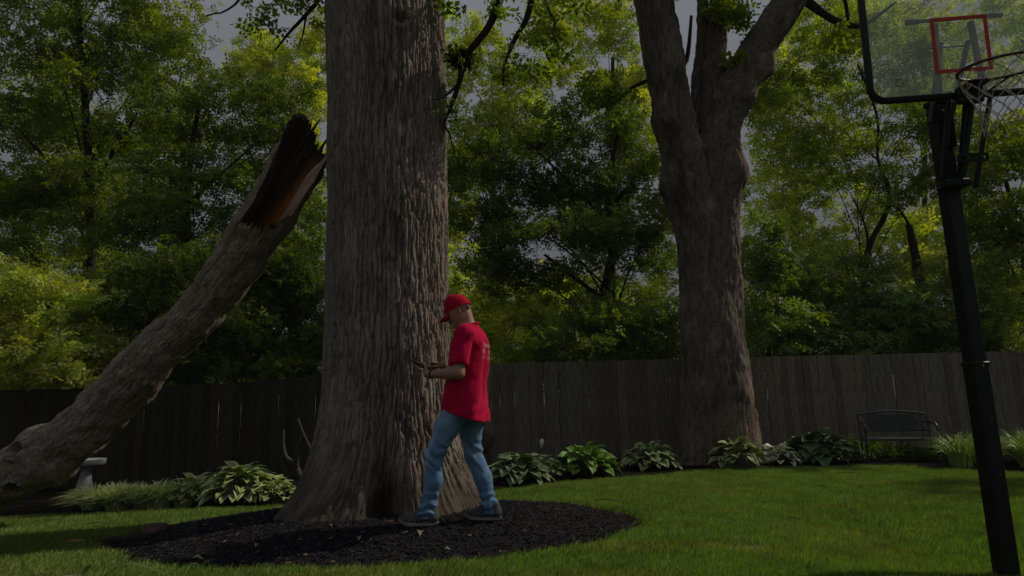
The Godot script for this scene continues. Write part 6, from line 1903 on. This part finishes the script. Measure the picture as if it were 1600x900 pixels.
func build_cap(t: Node3D, H: Callable, hb: Basis) -> void:
	var cap := Node3D.new()
	cap.name = "cap"
	t.add_child(cap)
	# crown: six panels swelling a little between the seams
	var v := PackedVector3Array()
	var nu := 60
	var nv := 18
	for j in nv:
		var f := float(j) / (nv - 1)
		var el := lerpf(-0.10, PI / 2, f)
		for i in nu:
			var a := TAU * i / nu
			var pan := 1.0 + 0.012 * absf(sin(a * 3.0)) * cos(el)
			var r := cos(el) * pan
			var y := 0.122 * sin(el) if el > 0 else 0.115 * sin(el) * 1.1
			var flat := 1.0 - 0.10 * smoothstep(0.3, 1.0, -cos(a)) * cos(el)
			v.append(H.call(-0.014 + 0.117 * r * cos(a) * flat, 0.036 + y + 0.012 * cos(a), 0.098 * r * sin(a)))
	part("crown", grid_mesh(v, nu, nv, true, PackedColorArray(), true), M.red_cap, cap)
	part("button", sdf_mesh([[H.call(-0.014, 0.158, 0), H.call(-0.014, 0.1581, 0), 0.007, 0.007]], 0.003, 0.001), M.red_cap, cap)
	# bill: a curved sheet with thickness
	v = PackedVector3Array()
	var nb := 21
	var rows := 8
	for side in 2:
		for j in rows:
			var f := float(j) / (rows - 1)
			if side == 1:
				f = 1.0 - f
			for i in nb:
				var a := lerpf(-1.15, 1.15, float(i) / (nb - 1))
				var z := 0.090 * sin(a)
				var inner := -0.014 + 0.114 * cos(a)
				var reach := 0.080 * pow(cos(a * 1.25), 0.6) if absf(a * 1.25) < PI / 2 else 0.0
				var x := inner + reach * f
				var y := 0.036 - 0.016 * f - 3.2 * z * z * (0.6 + 0.6 * f) + (0.0025 if side == 0 else -0.0025)
				v.append(H.call(x, y, z * (1.0 - 0.12 * f)))
	part("bill", grid_mesh(v, nb, rows * 2, false), M.red_cap, cap)
	# small white emblem on the front panel
	var em := SurfaceTool.new()
	em.begin(Mesh.PRIMITIVE_TRIANGLES)
	for q in [[0.0, 0.0, 0.020, 0.006, 0.5], [0.0, 0.0, 0.020, 0.006, -0.5], [-0.012, 0.012, 0.010, 0.006, 0.0]]:
		var c: Vector3 = H.call(0.0815 - 0.35 * q[1], 0.082 + q[1], -0.0545)
		bevel_into(em, Vector3(0.006, q[2] * 1.3, q[3] * 1.3), 0.001, c, hb * Basis(Vector3.UP, 0.62) * Basis(Vector3.BACK, 0.35) * Basis(Vector3.RIGHT, q[4]))
	part("emblem", em.commit(), M.white_print, cap)

func build_clothes(t: Node3D, J: Array) -> void:
	var l_sh: Vector3 = J[0]
	var r_sh: Vector3 = J[1]
	var l_el: Vector3 = J[2]
	var r_el: Vector3 = J[3]
	# ---- t-shirt
	var bones := []
	for s in [-1.0, 1.0]:
		bones.append_array([
			[Vector3(-0.105, 1.32, 0.085 * s), Vector3(-0.055, 0.84, 0.085 * s), 0.112, 0.112],     # back
			[Vector3(-0.045, 1.30, 0.085 * s), Vector3(-0.005, 0.86, 0.085 * s), 0.108, 0.116],     # chest and belly
			[Vector3(-0.065, 0.95, 0.085 * s), Vector3(-0.075, 0.72, 0.085 * s), 0.122, 0.134], [Vector3(-0.01, 0.95, 0.075 * s), Vector3(0.0, 0.72, 0.075 * s), 0.116, 0.120],
			[Vector3(-0.085, 1.40, 0.04 * s), Vector3(-0.085, 1.385, 0.165 * s), 0.085, 0.072]])
	bones.append([Vector3(-0.09, 1.40, 0.0), Vector3(-0.085, 1.455, 0.0), 0.09, 0.070])
	bones.append([l_sh + Vector3(0, -0.01, 0.01), l_sh.lerp(l_el, 0.74), 0.074, 0.070])
	bones.append([r_sh + Vector3(0, -0.01, -0.01), r_sh.lerp(r_el, 0.74), 0.074, 0.070])
	var v := PackedVector3Array()
	var n := PackedVector3Array()
	var idx := PackedInt32Array()
	# the hem hangs lower behind; the collar and the sleeves are cut open
	var hemn := Vector3(0.33, -1.0, 0).normalized()
	sdf_into(bones.slice(0, 11), 0.0095, 0.05, v, n, idx, [[hemn, hemn.dot(Vector3(-0.03, 0.795, 0))], [Vector3(0.35, 1, 0).normalized(), Vector3(0.35, 1, 0).normalized().dot(Vector3(-0.08, 1.487, 0))]])
	for k in 2:
		var sh := l_sh if k == 0 else r_sh
		var el := l_el if k == 0 else r_el
		var dir := (el - sh).normalized()
		sdf_into([bones[11 + k], [sh, sh + Vector3(0, 0.0, 0.06 if k == 0 else -0.06), 0.07, 0.08]], 0.0085, 0.04, v, n, idx, [[dir, dir.dot(sh.lerp(el, 0.80))]])
	# folds: long soft ridges that run from the shoulder blade down to the hem, and crumples at the waist
	var col := PackedColorArray()
	for i in v.size():
		var p := v[i]
		var low := smoothstep(1.35, 0.95, p.y)
		var a := atan2(p.z, p.x + 0.04)
		var f := 0.010 * low * sin(a * 6.0 + p.y * 9.0 + 2.0 * noise_b.get_noise_3d(p.x * 3.0, p.y * 2.0, p.z * 3.0))
		f += 0.010 * noise_a.get_noise_3d(p.x * 7.0, p.y * 5.0 + p.x * 4.0, p.z * 7.0)
		f += 0.003 * smoothstep(0.95, 0.82, p.y) * sin(p.y * 70.0 + a * 3.0)
		f += 0.0025 * smoothstep(1.20, 1.30, p.y) * smoothstep(0.10, 0.17, absf(p.z)) * sin((p.y + p.x * 0.8) * 60.0)
		f *= 0.25 + 0.75 * smoothstep(0.0, 0.06, hemn.dot(Vector3(-0.03, 0.795, 0)) - hemn.dot(p))
		v[i] = p + n[i] * f
		var c := Color(0.52, 0.007, 0.055)
		# faded print across the shoulder blades: three rows of lettering-sized blotches
		if p.x < -0.12 and absf(p.z + 0.01) < 0.105 and p.y > 1.215 and p.y < 1.345:
			var row := fmod(p.y - 1.215, 0.046)
			if row < 0.030 and noise_a.get_noise_3d(p.z * 26.0, floor((p.y - 1.215) / 0.046) * 9.0, 4.0) > -0.12:
				c = c.lerp(Color(0.50, 0.26, 0.29), 0.85)
		col.append(c)
	n = smooth_normals(v, idx)
	part("t_shirt", arr_mesh(v, n, idx, col), M.red_jersey, t)
	var neck: Vector3 = J[10]
	var ring := []
	for k in 33:
		var a := TAU * k / 32.0
		ring.append(Vector4(neck.x - 0.004 + 0.072 * cos(a), neck.y + 0.024 - 0.026 * cos(a), 0.074 * sin(a), 0.009))
	var cm := mat("collar_red", lin(0.46, 0.008, 0.042), 0.9)
	part("collar", tube_mesh(ring, 8), cm, t)
	# ---- jeans
	v = PackedVector3Array()
	n = PackedVector3Array()
	idx = PackedInt32Array()
	var l_hip: Vector3 = J[4]
	var r_hip: Vector3 = J[5]
	var l_knee: Vector3 = J[6]
	var r_knee: Vector3 = J[7]
	var l_ank: Vector3 = J[8]
	var r_ank: Vector3 = J[9]
	var seat := [[Vector3(-0.05, 0.95, -0.075), Vector3(-0.07, 0.86, -0.075), 0.105, 0.108], [Vector3(-0.05, 0.95, 0.075), Vector3(-0.07, 0.86, 0.075), 0.105, 0.108], [Vector3(0.0, 0.95, -0.06), Vector3(0.0, 0.86, -0.05), 0.105, 0.10], [Vector3(0.0, 0.95, 0.06), Vector3(0.0, 0.86, 0.05), 0.105, 0.10]]
	for k in 2:
		var hp := l_hip if k == 0 else r_hip
		var kn := l_knee if k == 0 else r_knee
		var an := l_ank if k == 0 else r_ank
		var mid := hp.lerp(kn, 0.5)
		var fwd := Vector3(0.012, 0, 0)
		seat.append_array([[hp + Vector3(0, -0.02, 0), mid + fwd, 0.108, 0.088], [mid + fwd, kn + fwd, 0.088, 0.070], [kn + fwd, kn.lerp(an, 0.45) - fwd, 0.068, 0.066], [kn.lerp(an, 0.45) - fwd, an + Vector3(0, 0.0, 0), 0.065, 0.056], [an, an + Vector3(-0.005, -0.045, 0), 0.057, 0.060]])
	sdf_into(seat, 0.010, 0.035, v, n, idx, [[Vector3.DOWN, -0.052]])
	col = PackedColorArray()
	for i in v.size():
		var p := v[i]
		var k := 0.0 if p.z < 0.005 else 1.0
		var kn := l_knee if k == 0.0 else r_knee
		var near_knee := exp(-pow((p.y - kn.y) / 0.11, 2.0))
		var near_ank := smoothstep(0.30, 0.08, p.y)
		var near_hip := smoothstep(0.68, 0.86, p.y)
		var w := noise_b.get_noise_3d(p.x * 5.0, p.y * 5.0, p.z * 5.0)
		var f := 0.0045 * noise_a.get_noise_3d(p.x * 9.0, p.y * 9.0, p.z * 9.0)
		f += 0.010 * near_ank * sin(p.y * 105.0 + p.x * 22.0 + w * 4.0)
		f += 0.0075 * near_knee * sin((p.y - p.x * 0.9) * 62.0 + w * 4.0)
		f += 0.006 * near_hip * sin((p.y + p.x * 1.1) * 50.0 + w * 3.0)
		v[i] = p + n[i] * f
		var c := Color(0.17, 0.31, 0.53)
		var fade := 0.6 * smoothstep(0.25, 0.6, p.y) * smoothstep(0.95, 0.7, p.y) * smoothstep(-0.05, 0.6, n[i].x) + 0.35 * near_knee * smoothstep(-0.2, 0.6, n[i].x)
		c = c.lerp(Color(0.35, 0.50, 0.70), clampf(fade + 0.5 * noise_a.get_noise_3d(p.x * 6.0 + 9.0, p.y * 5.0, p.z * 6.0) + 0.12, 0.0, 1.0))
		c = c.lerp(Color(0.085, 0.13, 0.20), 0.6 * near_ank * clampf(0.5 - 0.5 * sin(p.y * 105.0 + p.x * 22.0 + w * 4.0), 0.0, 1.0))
		col.append(c)
	n = smooth_normals(v, idx)
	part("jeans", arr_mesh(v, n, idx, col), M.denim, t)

func shoe(t: Node3D, heel_at: Vector3, yaw: float, pitch: float) -> void:
	var x := Transform3D(Basis(Vector3.UP, yaw) * Basis(Vector3.BACK, pitch), heel_at)
	var s := Node3D.new()
	s.name = "shoe"
	t.add_child(s, true)
	s.transform = x
	# upper: heel at -0.075, toe at +0.215
	part("upper", sdf_mesh([
		[Vector3(-0.045, 0.055, 0), Vector3(-0.03, 0.105, 0), 0.036, 0.040], [Vector3(-0.035, 0.055, -0.008), Vector3(0.06, 0.055, -0.01), 0.040, 0.040], [Vector3(-0.035, 0.055, 0.008), Vector3(0.06, 0.055, 0.01), 0.040, 0.040],
		[Vector3(0.01, 0.088, 0), Vector3(0.09, 0.062, 0), 0.042, 0.036], [Vector3(0.06, 0.048, -0.014), Vector3(0.165, 0.040, -0.010), 0.036, 0.030], [Vector3(0.06, 0.048, 0.014), Vector3(0.165, 0.040, 0.010), 0.036, 0.030], [Vector3(0.17, 0.040, 0), Vector3(0.19, 0.038, 0), 0.030, 0.026]], 0.006, 0.02, [[Vector3.DOWN, -0.022]]), M.shoe_fabric, s)
	# sole: a thick outline with a light midsole, waisted and turned up at the toe
	var v := PackedVector3Array()
	var nu := 40
	for h in [Vector2(0.0, 0.94), Vector2(0.008, 1.0), Vector2(0.022, 1.02), Vector2(0.032, 0.97)]:
		for i in nu:
			var a := TAU * i / nu
			var px := 0.068 + 0.152 * cos(a)
			var wid := 0.042 + 0.010 * smoothstep(0.02, 0.14, px) - 0.006 * exp(-pow((px - 0.05) / 0.04, 2.0))
			v.append(Vector3(0.068 + (px - 0.068) * h.y, h.x + 0.022 * smoothstep(0.15, 0.23, px) + 0.004 * smoothstep(0.0, -0.08, px), sin(a) * wid * h.y))
	var idx := grid_idx(nu, 4, true, true)
	for i in range(1, nu - 1):
		idx.append_array([0, i, i + 1, 3 * nu, 3 * nu + i + 1, 3 * nu + i])
	part("sole", arr_mesh(v, smooth_normals(v, idx), idx), M.shoe_sole, s)
	# overlays and laces
	for k in 4:
		var px := 0.03 + k * 0.026
		var y := 0.112 - k * 0.013
		part("lace", tube_mesh(catmull([Vector4(px - 0.008, y - 0.030, -0.034, 0.0035), Vector4(px, y + 0.006, -0.012, 0.0035), Vector4(px + 0.006, y + 0.007, 0.012, 0.0035), Vector4(px - 0.004, y - 0.030, 0.034, 0.0035)], 3), 6), M.shoe_overlay, s)
	for sd in [-1.0, 1.0]:
		for k in 3:
			part("overlay", tube_mesh(catmull([Vector4(0.02 + k * 0.034, 0.088 - k * 0.010, 0.034 * sd, 0.006), Vector4(0.035 + k * 0.036, 0.060 - k * 0.006, 0.0465 * sd, 0.006), Vector4(0.055 + k * 0.04, 0.034, 0.0475 * sd, 0.006)], 3), 6), M.shoe_overlay, s)
	part("toe_cap", sdf_mesh([[Vector3(0.175, 0.036, -0.012), Vector3(0.190, 0.034, 0), 0.026, 0.025], [Vector3(0.190, 0.034, 0), Vector3(0.175, 0.036, 0.012), 0.025, 0.026]], 0.006, 0.01, [[Vector3.DOWN, -0.024]]), M.shoe_overlay, s)
